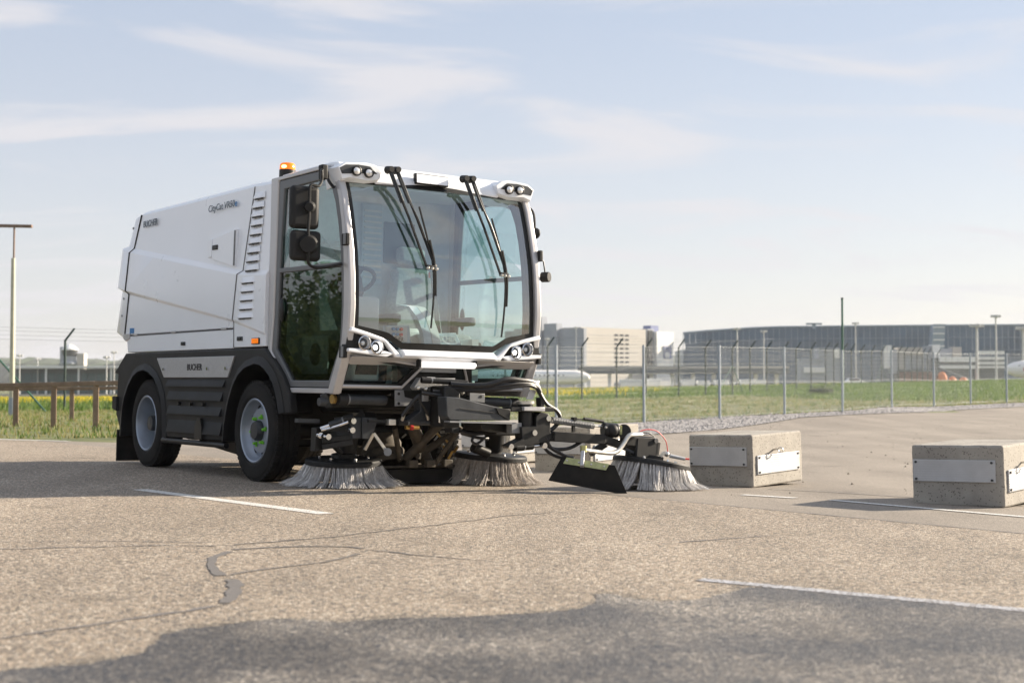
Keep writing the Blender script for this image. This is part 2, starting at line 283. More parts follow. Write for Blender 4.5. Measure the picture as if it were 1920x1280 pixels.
# ------------------------------------------------------------------ terrain
PN=(.01738,.00595,.99983)
def plane(x,y): return -(PN[0]*x+PN[1]*y)/PN[2]
_c=[(x,y,plane(x,y)) for x in (-30,-18,-9,0,6,12) for y in (-8,4,14,22)]
_c+=[(2.4,27.3,-.22),(8,39.5,-.145),(14.5,49,-.15),(18.7,53,-.04),(1.1,35.1,-.27),(3.4,37,-.22),(8.1,42.3,-.11),(13.4,50.3,-.02),(19.7,56.7,.05),(25,62,.12),
 (1.6,64,.11),(6.4,67.8,.17),(9.8,72,.26),(15.1,80.5,.41),(20.8,97,.78),(26.5,102,.83),(-15.4,49,-.11),(-30,49,-.1),(-8,26,-.03),(-12,30,-.02),(-30,30,.1),
 (-45,118,-.3),(-25,112,-.25),(3,112,.40),(18,116,.58),(42,112,1.2),(75,112,1.5),(-90,110,-.1),(25,18,-.5),(32,40,0),(-60,0,.6),(30,0,-.5)]
_c=np.array(_c); _D=np.linalg.norm(_c[:,None,:2]-_c[None,:,:2],axis=2); _r=_c[:,2]-np.array([plane(a,b) for a,b in _c[:,:2]]); _w=np.linalg.solve(_D+np.eye(len(_c))*.4,_r)
def H(x,y):
    x=np.asarray(x,float); y=np.asarray(y,float); sh=x.shape; x=x.ravel(); y=y.ravel()
    d=np.hypot(x[:,None]-_c[None,:,0],y[:,None]-_c[None,:,1]); base=plane(x,y); rb=d@_w
    near=np.clip((y-17)/10,0,1); near=near*near*(3-2*near); near=np.where(np.abs(x)>9,np.maximum(near,np.clip((np.abs(x)-9)/12,0,1)),near)
    z=base+rb*near
    far=np.clip((np.hypot(x,y)-125)/60,0,1); far=far*far*(3-2*far)
    z=z*(1-far)+(-1.6)*far
    return z.reshape(sh)
def h(x,y): return float(H(np.array([x]),np.array([y]))[0])
def sheet(name,m,poly,step,off,kind='structure',parent=None):
    # triangulated sheet that follows the terrain inside a polygon
    bm=bmesh.new(); vs=[bm.verts.new((x,y,0)) for x,y in poly]; bm.faces.new(vs)
    xs=[p[0] for p in poly]; ys=[p[1] for p in poly]
    a=min(xs)+step
    while a<max(xs)-.01:
        bmesh.ops.bisect_plane(bm,geom=bm.verts[:]+bm.edges[:]+bm.faces[:],plane_co=(a,0,0),plane_no=(1,0,0)); a+=step
    a=min(ys)+step
    while a<max(ys)-.01:
        bmesh.ops.bisect_plane(bm,geom=bm.verts[:]+bm.edges[:]+bm.faces[:],plane_co=(0,a,0),plane_no=(0,1,0)); a+=step
    for v in bm.verts: v.co.z=h(v.co.x,v.co.y)+off
    bmesh.ops.triangulate(bm,faces=bm.faces[:]); bmesh.ops.recalc_face_normals(bm,faces=bm.faces[:])
    for f in bm.faces:
        if f.normal.z<0: f.normal_flip()
    me=bpy.data.meshes.new(name); bm.to_mesh(me); bm.free(); me.materials.append(MATS[m]); me.polygons.foreach_set('use_smooth',[True]*len(me.polygons))
    o=bpy.data.objects.new(name,me); col.objects.link(o)
    if kind: o['kind']=kind
    if parent: o.parent=parent
    return o
def ribbon(name,m,pts,w,off,parent=None):
    v=[];f=[]
    for i,p in enumerate(pts):
        a=Vector(pts[max(i-1,0)]);b=Vector(pts[min(i+1,len(pts)-1)]); d=(b-a).normalized(); nrm=Vector((-d.y,d.x)); ww=(w[i] if isinstance(w,(list,tuple)) else w)/2
        for s in (-1,1): x,y=p[0]+nrm.x*ww*s,p[1]+nrm.y*ww*s; v.append((x,y,h(x,y)+off))
        if i: k=2*i; f.append((k-2,k,k+1,k-1))
    return raw(name,m,v,f,parent)
PAVED=[(-30,-9),(22,-9),(40,10),(40,62),(25,61),(19.3,56.6),(13,50.3),(7.6,42.2),(3,37.0),(.6,34.5),(-2,28),(-5.2,21),(-7,19.6),(-14,21.5),(-30,26.1)]
def inpoly(x,y,poly=PAVED):
    r=np.zeros(x.shape,bool); n=len(poly)
    for i in range(n):
        (x0,y0),(x1,y1)=poly[i],poly[(i+1)%n]; c=((y0>y)!=(y1>y)); 
        with np.errstate(all='ignore'): r^=c&(x<(x1-x0)*(y-y0)/(y1-y0)+x0)
    return r.astype(float)
# ground sheet out to the horizon
ys=np.concatenate([np.arange(-40,130,2.5),np.geomspace(130,2400,22)]); xs=np.concatenate([-np.geomspace(2100,90,14),np.arange(-85,90,3.),np.geomspace(92,2100,14)])
gx,gy=np.meshgrid(xs,ys); gz=H(gx,gy)-.035*inpoly(gx,gy); nx,ny=len(xs),len(ys)
idx=np.arange(nx*ny).reshape(ny,nx); fc=np.stack([idx[:-1,:-1],idx[:-1,1:],idx[1:,1:],idx[1:,:-1]],-1).reshape(-1,4)
ground=raw('ground','soil_grass',np.stack([gx,gy,gz],-1).reshape(-1,3),fc,smooth=True,kind='structure')
JD=Vector((-.6373,.7706))    # direction of the seam between the two pavements
J0=Vector((.83,10.31)); jp=lambda t:tuple(J0+JD*t)
road=sheet('road','asphalt_coarse',[(-30,-9),(12,-9),jp(-14),jp(-7),jp(0),jp(6),jp(11.4),(-7.0,19.45),(-14,21.4),(-30,26)],3.2,.0)
pavement=sheet('pavement','asphalt_fine',[jp(-14),(22,-9),(40,10),(40,62),(25,58.5),(18.7,53),(14.5,49),(8,39.5),(2.4,27.3),(-1.5,22),(-5.3,18.9),(-6.3,19.2),jp(11.4),jp(6),jp(0),jp(-7)],3.2,-.003)
gravel=sheet('gravel_strip','gravel',[(-5.3,18.95),(-1.5,22),(2.4,27.3),(8,39.5),(14.5,49),(18.7,53),(25,58.5),(24.6,61.2),(19.3,56.6),(13,50.3),(7.6,42.2),(3,37.0),(.6,34.5),(-2,28),(-5.2,21)],2.4,.012)
# damp patch across the foreground
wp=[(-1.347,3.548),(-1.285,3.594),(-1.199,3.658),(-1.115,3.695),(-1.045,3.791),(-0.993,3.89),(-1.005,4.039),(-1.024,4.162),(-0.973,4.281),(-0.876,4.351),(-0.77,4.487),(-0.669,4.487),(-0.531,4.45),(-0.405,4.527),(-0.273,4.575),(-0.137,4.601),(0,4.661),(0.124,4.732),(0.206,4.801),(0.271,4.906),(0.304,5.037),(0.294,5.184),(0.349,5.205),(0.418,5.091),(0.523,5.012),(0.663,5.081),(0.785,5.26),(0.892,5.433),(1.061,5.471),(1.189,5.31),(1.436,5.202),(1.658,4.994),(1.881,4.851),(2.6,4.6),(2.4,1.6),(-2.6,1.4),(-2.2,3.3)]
def fine(P,k=5,j=.012):
    Q=[]
    for a,b in zip(P,P[1:]+P[:1]):
        n=k if (Vector(a)-Vector(b)).length<1 else 1
        for i in range(n): t=i/n; Q.append((a[0]+(b[0]-a[0])*t+random.uniform(-j,j),a[1]+(b[1]-a[1])*t+random.uniform(-j,j)))
    return Q
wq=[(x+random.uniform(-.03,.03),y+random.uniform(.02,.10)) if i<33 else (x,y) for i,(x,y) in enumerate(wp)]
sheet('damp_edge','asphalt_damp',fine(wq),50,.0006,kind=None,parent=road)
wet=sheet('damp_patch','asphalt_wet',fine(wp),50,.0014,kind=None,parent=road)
# painted lines, sealed cracks (children of the road)
def line(a,b,w,m,par,off=.0024,n=40):
    a=Vector(a);b=Vector(b); pts=[tuple(a.lerp(b,i/n)) for i in range(n+1)]; return ribbon('painted_line',m,pts,w,off,par)
line((-2.642,10.124),(-1.09,8.379),.12,'line_paint',road)
line((0.742,5.648),(2.035,4.788),.085,'line_worn',road)
line((1.728,10.701),(2.079,10.452),.10,'line_paint',pavement,.001)
line((2.309,10.294),(4.043,8.078),.09,'line_paint',pavement,.001)
ribbon('painted_line','line_paint',[(-30,25.6),(-14,21.1),(-7.0,19.25),(-5.9,18.95)],.17,.004,road)
# expansion joint beside the blocks
ribbon('sealed_crack','tar',[(2.057,11.459),(2.512,11.197),(2.983,10.783),(3.602,10.039)],.03,.0015,pavement)
def crack(pts,w,jit=.012):
    P=[]; W=[]
    for i in range(len(pts)-1):
        a=Vector(pts[i]);b=Vector(pts[i+1]); n=max(2,int((b-a).length/.07))
        for k in range(n): q=a.lerp(b,k/n); P.append((q.x+random.uniform(-jit,jit),q.y+random.uniform(-jit,jit))); t=(i+k/n)/(len(pts)-1); W.append((w[0]*(1-t)+w[1]*t)*random.uniform(.6,1.3))
    ribbon('sealed_crack','tar',P,W,.0022+random.random()*.0006,road)
crack([(-1.445,4.038),(-1.338,4.223),(-1.202,4.418),(-1.046,4.598),(-0.966,4.795)],(.018,.035))
crack([(-0.966,4.795),(-0.971,4.959),(-0.986,5.092),(-1.014,5.245),(-1.077,5.466)],(.045,.06),.003)
crack([(-1.12,5.508),(-1.177,5.65),(-1.233,5.855),(-1.275,6.098),(-1.246,6.418)],(.05,.035),.003)
crack([(-1.097,5.544),(-0.948,5.77),(-0.766,6.037),(-0.648,6.425)],(.02,.024))
crack([(-1.246,6.418),(-0.985,6.596),(-0.741,6.613),(-0.642,6.492)],(.03,.03))
crack([(-0.642,6.492),(-0.376,6.297),(0,6.074)],(.022,.012))
crack([(-2.25,6.277),(-1.872,6.427),(-1.541,6.551),(-1.272,6.549)],(.016,.022))
crack([(-1.285,6.617),(-0.937,6.972),(-0.664,7.405),(-0.326,7.934),(0,8.493),(0.468,8.947)],(.022,.012))
crack([(-2.488,6.533),(-1.896,6.681),(-1.347,6.678)],(.010,.013))
crack([(0.818,7.067),(1.151,7.335),(1.474,7.589)],(.02,.012))
crack([jp(-4.5),jp(-2),jp(0),jp(1.5)],(.02,.02),.01)
# ------------------------------------------------------------------ concrete barrier blocks
WEAR=bpy.data.textures.new('wear','CLOUDS'); WEAR.noise_scale=.055; WEAR.noise_depth=3
def block(px,base,ang,label,lx=.66,ly=.86,hz=.43):
    # base = near bottom corner; long face runs to the right and back
    o=empty('concrete_block',(base[0],base[1],h(*base)-.004),ang); o.rotation_euler=(R(1.2),R(-1.0),ang)
    tag(o,label,'concrete block','concrete blocks along the painted line')
    b=B(); b.box((-lx/2,ly/2,hz/2),(lx,ly,hz)); bmesh.ops.subdivide_edges(b.bm,edges=b.bm.edges[:],cuts=22,use_grid_fill=True); bo=b.make('block_body','concrete',o,bev=.016,seg=3); dm=bo.modifiers.new('wear','DISPLACE'); dm.texture=WEAR; dm.strength=.007; dm.mid_level=.5; dm.texture_coords='GLOBAL'
    for face in (0,1):
        b=B()
        if face==0: b.box((-lx*.53,-.006,hz*.585),(lx*.9,.012,hz*.36))
        else: b.box((.006,ly*.5,hz*.42),(.012,ly*.84,hz*.36))
        bd=b.make('reflector_board','alu_board',o,bev=.002)
        for k in range(9):
            b=B(); zz=hz*((.585 if face==0 else .42)+(-.16+.04*k))
            if face==0: b.box((-lx*.53,-.0135,zz),(lx*.895,.003,.004))
            else: b.box((.0135,ly*.5,zz),(.003,ly*.835,.004))
            b.make('rib','alu_board',bd)
        for sx in (-.46,.46):
            for sz in (-.14,.14):
                b=B()
                if face==0: b.cyl((-lx*.53+lx*.9*sx,-.012,hz*.585+hz*sz),(-lx*.53+lx*.9*sx,-.02,hz*.585+hz*sz),.009,n=8)
                else: b.cyl((.012,ly*.5+ly*.84*sx,hz*.42+hz*sz),(.02,ly*.5+ly*.84*sx,hz*.42+hz*sz),.009,n=8)
                b.make('screw','grey_steel',bd)
    b=B(); b.tube([(.0,ly*.42,hz*.68),(.03,ly*.42,hz*.69),(.05,ly*.42,hz*.68)],.008,8); b.lathe([(.018,-.006),(.026,-.006),(.026,.006),(.018,.006),(.018,-.006)],(.066,ly*.42,hz*.675),(0,1,.3),16); b.make('lifting_eye','zinc',o)
    return o
block(0,(1.959,11.591),R(-39),'pale concrete block standing alone just right of the small front brush',.60)
block(0,(3.394,9.827),R(-38.5),'concrete block cut off by the right edge, casting a long shadow')
block(0,(.74,13.45),R(-38),'concrete block half hidden behind the black deflector plate of the brush arm')
block(0,(-.02,14.9),R(-38),'concrete block behind the middle round brush, next to the far front wheel')
# ------------------------------------------------------------------ the sweeper
VM=Matrix(((0.578071,0.815802,0.017384,-2.07943),(-0.815970,0.578063,0.005948,12.76393),(-0.005197,-0.017623,0.999831,-0.03977),(0,0,0,1)))
sw=empty('street_sweeper'); sw.matrix_world=VM
tag(sw,'white street sweeper with glass cab, black skirt and round brushes on arms','street sweeper')
def lerp(a,b,t): return a+(b-a)*t
def panel(name,m,rows,us,parent,yf=None,bev=.008):
    # rows: (x0,z0,x1,z1,y); closed cross sections lofted along u
    rings=[]
    for u in us:
        left=[]
        for (x0,z0,x1,z1,y) in rows:
            yy=y*(yf(u) if yf else 1); left.append((lerp(x0,x1,u),yy,lerp(z0,z1,u)))
        rings.append([(x,-y,z) for x,y,z in left]+[(x,y,z) for x,y,z in reversed(left)])
    return B().loft(rings).make(name,m,parent,bev=bev,ang=25)
body=panel('hopper_body','white_paint',[(-1.30,2.40,1.14,2.40,.62),(-1.325,2.385,1.135,2.385,.79),(-1.337,2.350,1.131,2.350,.832),(-1.47,2.045,.975,1.682,.848),(-1.525,2.006,.915,1.655,.876),(-1.608,1.645,.846,1.289,.876),(-1.566,1.615,.838,1.271,.852),(-1.65,1.224,.845,1.224,.852)],[0,.25,.5,.75,1],sw,bev=.006)
panel('vent_panel','white_paint',[(1.152,2.398,1.468,2.385,.62),(1.147,2.383,1.468,2.37,.79),(1.143,2.348,1.468,2.340,.832),(.987,1.682,1.455,1.66,.85),(.927,1.655,1.452,1.62,.874),(.858,1.289,1.45,1.165,.874),(.850,1.271,1.45,1.15,.858),(.862,1.062,1.449,1.062,.858)],[0,.5,1],sw,bev=.006)
panel('rear_cap','white_paint',[(-1.312,2.398,-1.50,2.37,.62),(-1.337,2.383,-1.52,2.36,.79),(-1.349,2.348,-1.546,2.33,.832),(-1.482,2.045,-1.668,2.078,.848),(-1.537,2.006,-1.766,2.064,.876),(-1.620,1.645,-1.875,1.687,.876),(-1.578,1.615,-1.80,1.664,.852),(-1.662,1.26,-1.938,1.263,.852),(-1.66,1.224,-1.76,1.197,.84)],[0,.55,.85,1],sw,yf=lambda u:1-.02*max(0,(u-.5)*2)**2,bev=.006)
B().prism([(-1.60,1.212),(.846,1.212),(.846,1.056),(-1.56,1.056)],1,-.856,.856).make('lower_panel','white_paint',sw,bev=.006)
B().prism([(-1.66,1.235),(-1.50,1.235),(-1.50,1.19),(-1.60,1.165),(-1.66,1.19)],1,-.868,-.84).make('hinge_bracket','silver_paint',sw,bev=.004)
for x in (-1.35,-.42,.66): B().box((x,-.86,1.222),(.10,.012,.018)).make('hinge','silver_paint',sw,bev=.002)
for (x,z) in ((-1.568,2.246),(-1.599,2.089),(-1.709,1.577),(-1.747,1.414)): B().cyl((x,-.80,z),(x,-.836 if z>2.02 else -.859,z),.011,n=10).make('bolt','grey_light',sw)
for (x,z,wd,hh) in ((-.20,1.115,.085,.032),(.978,1.132,.10,.034)):
    f=B().box((x,-.861,z),(wd,.012,hh)).make('latch','grey_steel',sw,bev=.003); B().box((x,-.868,z),(wd*.6,.01,hh*.5)).make('latch_tab','black_metal',f,bev=.002)
f=B().box((1.28,-.864,1.107),(.135,.014,.05)).make('side_marker','black_metal',sw,bev=.004); B().box((1.285,-.872,1.107),(.115,.014,.04)).make('marker_lens','amber',f,bev=.006)
# louvres
LV=[(1.248,2.243),(1.232,2.17),(1.224,2.1),(1.219,2.03),(1.207,1.957),(1.194,1.888),(1.181,1.815),(1.17,1.746),(1.161,1.675),(1.136,1.575),(1.128,1.505),(1.12,1.435),(1.111,1.365),(1.103,1.295)]
for i,(x,z) in enumerate(LV):
    wv=.085+.0035*i; yb=-.846-.0025*max(0,(2.243-z)/.1) if i<9 else -.874
    lo=B().loft([[(x-wv-.025,yb+.006,z+.002),(x+wv+.02,yb+.006,z-.002),(x+wv+.01,yb+.006,z+.052),(x-wv-.01,yb+.006,z+.052)],[(x-wv,yb-.016,z+.002),(x+wv,yb-.016,z-.002),(x+wv-.02,yb-.006,z+.040),(x-wv+.02,yb-.006,z+.040)]]).make('louvre','white_paint',sw,bev=.003)
    for s in (-1,1): B().box((x+s*wv*.45,yb-.005,z-.006),(wv*.74,.012,.009)).make('slot','black_metal',lo)
for pts,r,mm in (([(-1.343,-.836,2.352),(-1.476,-.849,2.045),(-1.531,-.877,2.006),(-1.614,-.877,1.645),(-1.572,-.854,1.615),(-1.656,-.854,1.23)],.008,'black_metal'),([(1.137,-.834,2.349),(.981,-.850,1.682),(.921,-.876,1.655),(.852,-.876,1.289),(.844,-.857,1.271),(.853,-.857,1.065)],.0045,'grey_light'),([(-1.60,-.856,1.2165),(.846,-.856,1.2165)],.005,'black_metal')): B().tube(pts,r,6).make('panel_seam',mm,sw)
# hatch
ht=B().prism([(.40,1.985),(.862,2.03),(.850,1.722),(.392,1.815)],1,-.868,-.84).make('filler_hatch','white_paint',sw,bev=.003)
B().prism([(.292,1.985),(.375,1.985),(.375,1.835),(.292,1.835)],1,-.864,-.84).make('hatch_rib','white_paint',ht,bev=.003)
B().box((.462,-.872,1.908),(.10,.012,.04)).make('latch','black_metal',ht,bev=.004); B().bar((.856,-.871,2.02),(.846,-.871,1.73),.010,.012,(0,1,0)).make('hinge','grey_light',ht)
# lettering on the flank
text('BUCHER',.086,(-1.25,-.8545,2.223),(R(90-2.5),0,0),'letter_grey',sw,bold=.012,width=.35)
text('CityCat VR50',.082,(.262,-.8545,2.222),(R(90-2.5),0,0),'letter_grey',sw,bold=.0,width=.53)
text('e',.082,(.80,-.8545,2.222),(R(90-2.5),0,0),'letter_blue',sw,bold=.012,width=.042)
B().box((-1.47,-.8535,1.262),(.11,.003,.05)).make('sticker','letter_blue',sw)
# dark skirt with wheel arches, both flanks
ARF=[(.761,.30),(.775,.42),(.804,.521),(.85,.63),(.928,.753),(1.02,.84),(1.136,.895),(1.317,.927),(1.42,.915),(1.498,.887),(1.58,.84),(1.653,.778),(1.70,.71),(1.733,.649),(1.775,.542)]
ARR=[(-1.603,.269),(-1.592,.42),(-1.568,.539),(-1.52,.64),(-1.433,.742),(-1.32,.83),(-1.2,.872),(-1.06,.889),(-.93,.868),(-.80,.82),(-.70,.745),(-.62,.65),(-.575,.52),(-.554,.29)]
SK=[(-1.57,1.05),(1.46,1.05),(1.545,.99),(1.66,.925),(1.771,.843),(1.898,.704),(1.93,.55)]+ARF[::-1]+ARR[::-1]+[(-1.64,.269),(-1.70,.36),(-1.792,.468),(-1.764,.85),(-1.863,.864)]
for s,nm in ((-1,'near'),(1,'far')):
    sk=B().prism(SK,1,s*.80,s*.872).make('side_skirt','dark_plastic',sw,bev=.012,seg=3)
    for A in (ARF,ARR):
        lip=B()
        c=(1.25,.42) if A is ARF else (-1.065,.40)
        o1=[(p[0],p[1]) for p in A]; o2=[(c[0]+(p[0]-c[0])*1.12,c[1]+(p[1]-c[1])*1.12) for p in A]
        rings=[[(a[0],s*.60,a[1]),(a[0],s*.893,a[1]),(q[0],s*.876,q[1]),(q[0],s*.85,q[1]),(a[0]*.999,s*.60,a[1]+.02)] for a,q in zip(o1,o2)]
        lip.loft(rings); lip.make('wheel_arch','dark_plastic',sk,ang=40)
    if s<0:
        for z0,z1,xa,xb in ((.738,.80,-.50,.74),(.622,.70,-.47,.70),(.498,.575,-.46,.68),(.34,.45,-.46,.70)):
            B().prism([(-.868,z1),(-.872,z1),(-.898,z0+.006),(-.898,z0),(-.868,z0)],0,xa,xb).make('step_ridge','dark_plastic',sk,bev=.004)
        for x in (-.20,.06,.33): B().cyl((x,-.86,.592),(x,-.8965,.592),.016,n=12).make('drain_hole','black_metal',sk)
        B().prism([(.19,.30),(.19,.40),(.24,.475),(.30,.475),(.34,.40),(.34,.30)],1,-.9005,-.88).make('jacking_recess','black_metal',sk)
        pl=B().prism([(-.745,.993),(.925,.993),(.806,.818),(-.565,.818)],1,-.885,-.86).make('name_plate','plate_alu',sk,bev=.004)
        for x in (-.55,.42,.79): B().cyl((x,-.884,.893),(x,-.90,.893),.014,n=12).make('bolt','chrome',pl)
        text('BUCHER',.076,(-.035,-.887,.882),(R(90),0,0),'letter_black',sw,bold=.014,width=.32)
    B().cyl((-.60,s*.86,.262),(.765,s*.86,.262),.024,n=16).make('step_tube','black_metal',sw)
    B().box((-1.755,s*.72,.17),(.016,.30,.30)).make('mud_flap','rubber',sw)
B().prism([(-1.72,.50),(-1.72,.64),(-1.83,.64),(-1.83,.52)],1,-.90,-.78).make('rear_bracket','dark_plastic',sw,bev=.006)
B().box((-.2,0,.72),(3.0,1.16,.62)).make('chassis_box','black_metal',sw,bev=.02)
B().box((-.1,0,.36),(2.0,.9,.22)).make('underbody','black_metal',sw,bev=.02)
B().box((-1.6,0,.78),(.24,1.56,.5)).make('rear_bumper','dark_plastic',sw,bev=.03)
for s in (-1,1): B().bar((-.45,s*.55,.29),(.6,s*.55,.20),.06,.10).make('lower_frame','black_metal',sw)
# wheels
def wheel(x,side,front):
    y=side*.735; d=(0,side,0); c=(x,y,.4); T=B()
    prof=[(.243,-.10),(.25,-.115),(.30,-.118),(.35,-.112),(.382,-.098),(.396,-.078)]
    for g in (-.05,0,.05): prof+=[(.40,g-.008),(.388,g-.006),(.388,g+.006),(.40,g+.008)]
    prof+=[(.396,.078),(.382,.098),(.372,.1),(.368,.106),(.35,.112),(.318,.117),(.30,.116),(.285,.119),(.262,.112),(.25,.10),(.243,.09)]
    T.lathe(prof,c,d,56)
    n=60
    for k in range(n):
        a=2*math.pi*k/n; u=Vector((math.cos(a),0,math.sin(a)))
        for yy in (.072,-.072): T.box(Vector(c)+u*.389+Vector((0,side*yy,0)),(.022,.046,.028),Matrix((u,Vector((0,1,0)),u.cross(Vector((0,1,0))))).transposed())
    ty=T.make('wheel','rubber',sw,ang=30)
    rb=B()
    if front: rb.lathe([(.25,.10),(.256,.108),(.248,.114),(.238,.108),(.232,.085),(.222,.055),(.205,.035),(.195,.04),(.175,.058),(.12,.062),(.02,.062)],c,d,48)
    else: rb.lathe([(.25,.10),(.256,.108),(.248,.114),(.238,.108),(.226,.07),(.215,.0),(.205,-.045),(.17,-.055),(.02,-.055)],c,d,48)
    rim=rb.make('rim','rim_silver',ty,ang=30)
    for k in range(8):
        a=2*math.pi*(k+.3)/8; u=Vector((math.cos(a),0,math.sin(a))); q=Vector(c)+u*.187+Vector((0,side*(.046 if front else -.054),0)); B().cyl(q,q+Vector((0,side*.006,0))+u*.002,.018,n=12).make('vent_hole','black_metal',rim)
    yf=.062 if front else -.055
    hb=B(); hb.lathe([(.082,yf),(.080,yf+.03),(.066,yf+.05 if front else yf+.13),(.001,yf+.052 if front else yf+.135)],c,d,24); hb.make('hub_cap','grey_steel',rim)
    for k in range(6):
        a=2*math.pi*(k+.1)/6; u=Vector((math.cos(a),0,math.sin(a))); t=u.cross(Vector((0,1,0))); q=Vector(c)+u*.112+Vector((0,side*yf,0)); nb=B(); nb.cyl(q,q+Vector((0,side*.032,0)),.015,.010,n=10); nb.box(q+Vector((0,side*.008,0))+(u*.6+t*.5)*.024,(.016,.010,.016)); nb.make('nut_marker','green_plastic',rim)
for s in (-1,1):
    wheel(1.25,s,True); wheel(-1.065,s,False)
    B().cyl((1.25,s*.2,.4),(1.25,s*.66,.4),.07).make('axle','black_metal',sw); B().cyl((-1.065,s*.2,.4),(-1.065,s*.72,.4),.08).make('axle','black_metal',sw)
# ---- cab
CO=[(1.45,2.374),(2.20,2.38),(2.35,2.377),(2.43,2.369),(2.50,2.339),(2.545,2.29),(2.61,2.154),(2.668,1.958),(2.727,1.724),(2.752,1.54),(2.764,1.33),(2.752,1.172),(2.728,1.02),(2.575,.704),(1.806,.704),(1.46,1.045),(1.455,1.305),(1.452,1.9)]
DO=[(1.58,2.348),(2.189,2.348),(2.33,2.346),(2.40,2.335),(2.455,2.30),(2.49,2.255),(2.559,2.12),(2.612,1.94),(2.650,1.724),(2.664,1.54),(2.672,1.33),(2.662,1.172),(2.641,1.029),(2.485,.742),(1.838,.742),(1.513,1.031),(1.548,1.305),(1.566,1.9)]
GO=[(1.672,2.272),(2.19,2.276),(2.31,2.274),(2.36,2.262),(2.405,2.235),(2.44,2.20),(2.505,2.08),(2.558,1.91),(2.598,1.724),(2.620,1.54),(2.632,1.33),(2.626,1.172),(2.610,1.04),(2.462,.798),(1.866,.798),(1.588,1.041),(1.612,1.305),(1.638,1.9)]
def shrink(lp,d): 
    cx=sum(p[0] for p in lp)/len(lp); cz=sum(p[1] for p in lp)/len(lp); return [(p[0]+(cx-p[0])*d,p[1]+(cz-p[1])*d) for p in lp]
for s in (-1,1):
    B().ring(CO,DO,1,s*.845,s*.79).make('cab_side_frame','silver_paint',sw,bev=.012,seg=3)
    dr=B().ring(shrink(DO,.006),GO,1,s*.836,s*.80).make('door','door_grey',sw,bev=.006)
    B().prism([(1.62,1.628),(2.60,1.614),(2.60,1.648),(1.62,1.662)],1,s*.838,s*.80).make('window_bar','door_grey',dr,bev=.004)
    B().prism([p for p in GO if p[1]>1.66]+[(2.602,1.64),(1.63,1.655)],1,s*.818,s*.813).make('window','door_glass',dr)
    B().prism([(1.63,1.635),(2.605,1.62)]+GO[9:17],1,s*.818,s*.813).make('window','door_glass_tinted' if s<0 else 'door_glass',dr)
    B().ring(shrink(DO,.05),shrink(GO,.055),1,s*.80,s*.77).make('door_seal','black_metal',dr)
    B().ball((1.665,s*.83,1.34),1,2,(.035,.018,.095)).make('door_handle','black_metal',dr)
    for zz in (1.80,1.0):
        hg=B().box((2.70,s*.852,zz),(.075,.03,.085)).make('door_hinge','dark_plastic',dr,bev=.006); B().box((2.715,s*.869,zz),(.03,.008,.075)).make('hinge_plate','grey_light',hg,bev=.002)
    # lower A pillar strut
    B().prism([(2.728,1.022),(2.66,1.03),(2.50,.735),(2.515,.70),(2.575,.70)],1,s*.862,s*.80).make('lower_strut','silver_paint',sw,bev=.008)
    # rear upright seal strip
    B().prism([(1.462,1.06),(1.478,1.06),(1.478,2.33),(1.462,2.33)],1,s*.84,s*.76).make('rubber_strip','black_metal',sw)
rf=B().prism([(1.452,2.345),(1.455,2.384),(1.50,2.398),(2.36,2.402),(2.45,2.392),(2.51,2.345),(2.40,2.33)],1,-.80,.80).make('cab_roof','white_paint',sw,bev=.012,seg=3)
B().box((1.93,0,2.318),(.92,1.56,.02)).make('headlining','interior_light',sw)
for y in (-.42,-.1,.2): B().box((2.33,y,2.306),(.12,.20,.012)).make('visor_recess','interior_grey',sw,bev=.004)
B().box((1.485,0,1.54),(.03,1.58,1.58)).make('cab_rear_wall','interior_grey',sw)
gq=(1.51,0.036,1.923); lp=B().box((1.508,gq[1],gq[2]),(.02,.20,.66)).make('vent_grille','interior_grey',sw,bev=.01)
for k in range(13): B().box((1.523,gq[1],gq[2]-.27+.045*k),(.014,.16,.016)).make('grille_slat','interior_light',lp)
B().box((2.05,0,.76),(1.0,1.56,.05)).make('cab_floor','interior_dark',sw)
B().box((1.50,.30,1.95),(.02,.30,.34)).make('rear_window','far_teal',sw,bev=.01)
# windshield: curved grid
WZ=[(2.30,2.50),(2.24,2.535),(2.15,2.575),(2.04,2.612),(1.94,2.64),(1.84,2.665),(1.74,2.69),(1.63,2.705),(1.53,2.715),(1.42,2.723),(1.30,2.727),(1.17,2.722),(1.10,2.712),(1.04,2.70),(.98,2.68)]
def wx(y,z):
    for (z0,x0),(z1,x1) in zip(WZ,WZ[1:]):
        if z>=z1: return lerp(x0,x1,(z0-z)/(z0-z1))+.055*(1-(y/.8)**2)
    return WZ[-1][1]+.055*(1-(y/.8)**2)
def bot(y):   # lower edge of the glass follows the chin trim
    y=abs(y)
    if y>.52: return lerp(1.105,1.155,(y-.52)/.28)
    if y>.40: return lerp(1.035,1.105,(y-.40)/.12)
    return 1.035
def shield(y0,y1,zt,zb,dx,th,nu=28,nv=18,ysides=.79):
    rs=[]
    for i in range(nu+1):
        y=lerp(y0,y1,i/nu); a=zb(y); t=zt(y) if callable(zt) else zt
        rs.append([(wx(y,lerp(a,t,j/nv))+dx,y,lerp(a,t,j/nv)) for j in range(nv+1)])
    b=B(); b.loft(rs,cap=False,closed=False); return b
ws=shield(-.79,.79,2.27,lambda y:bot(y),0,0).make('windshield','windshield_glass',sw,ang=60)
# black border strips lying on the glass
for y0,y1 in ((-.795,-.752),(.752,.795)): shield(y0,y1,2.27,lambda y:bot(y),.003,0,2,18).make('glass_border','black_metal',ws,ang=60)
shield(-.79,.79,lambda y:bot(y)+.045,lambda y:bot(y)-.004,.0035,0,40,2).make('glass_border','black_metal',ws,ang=60)
shield(-.79,.79,2.30,lambda y:2.232,.003,0,20,2).make('glass_border','black_metal',ws,ang=60)
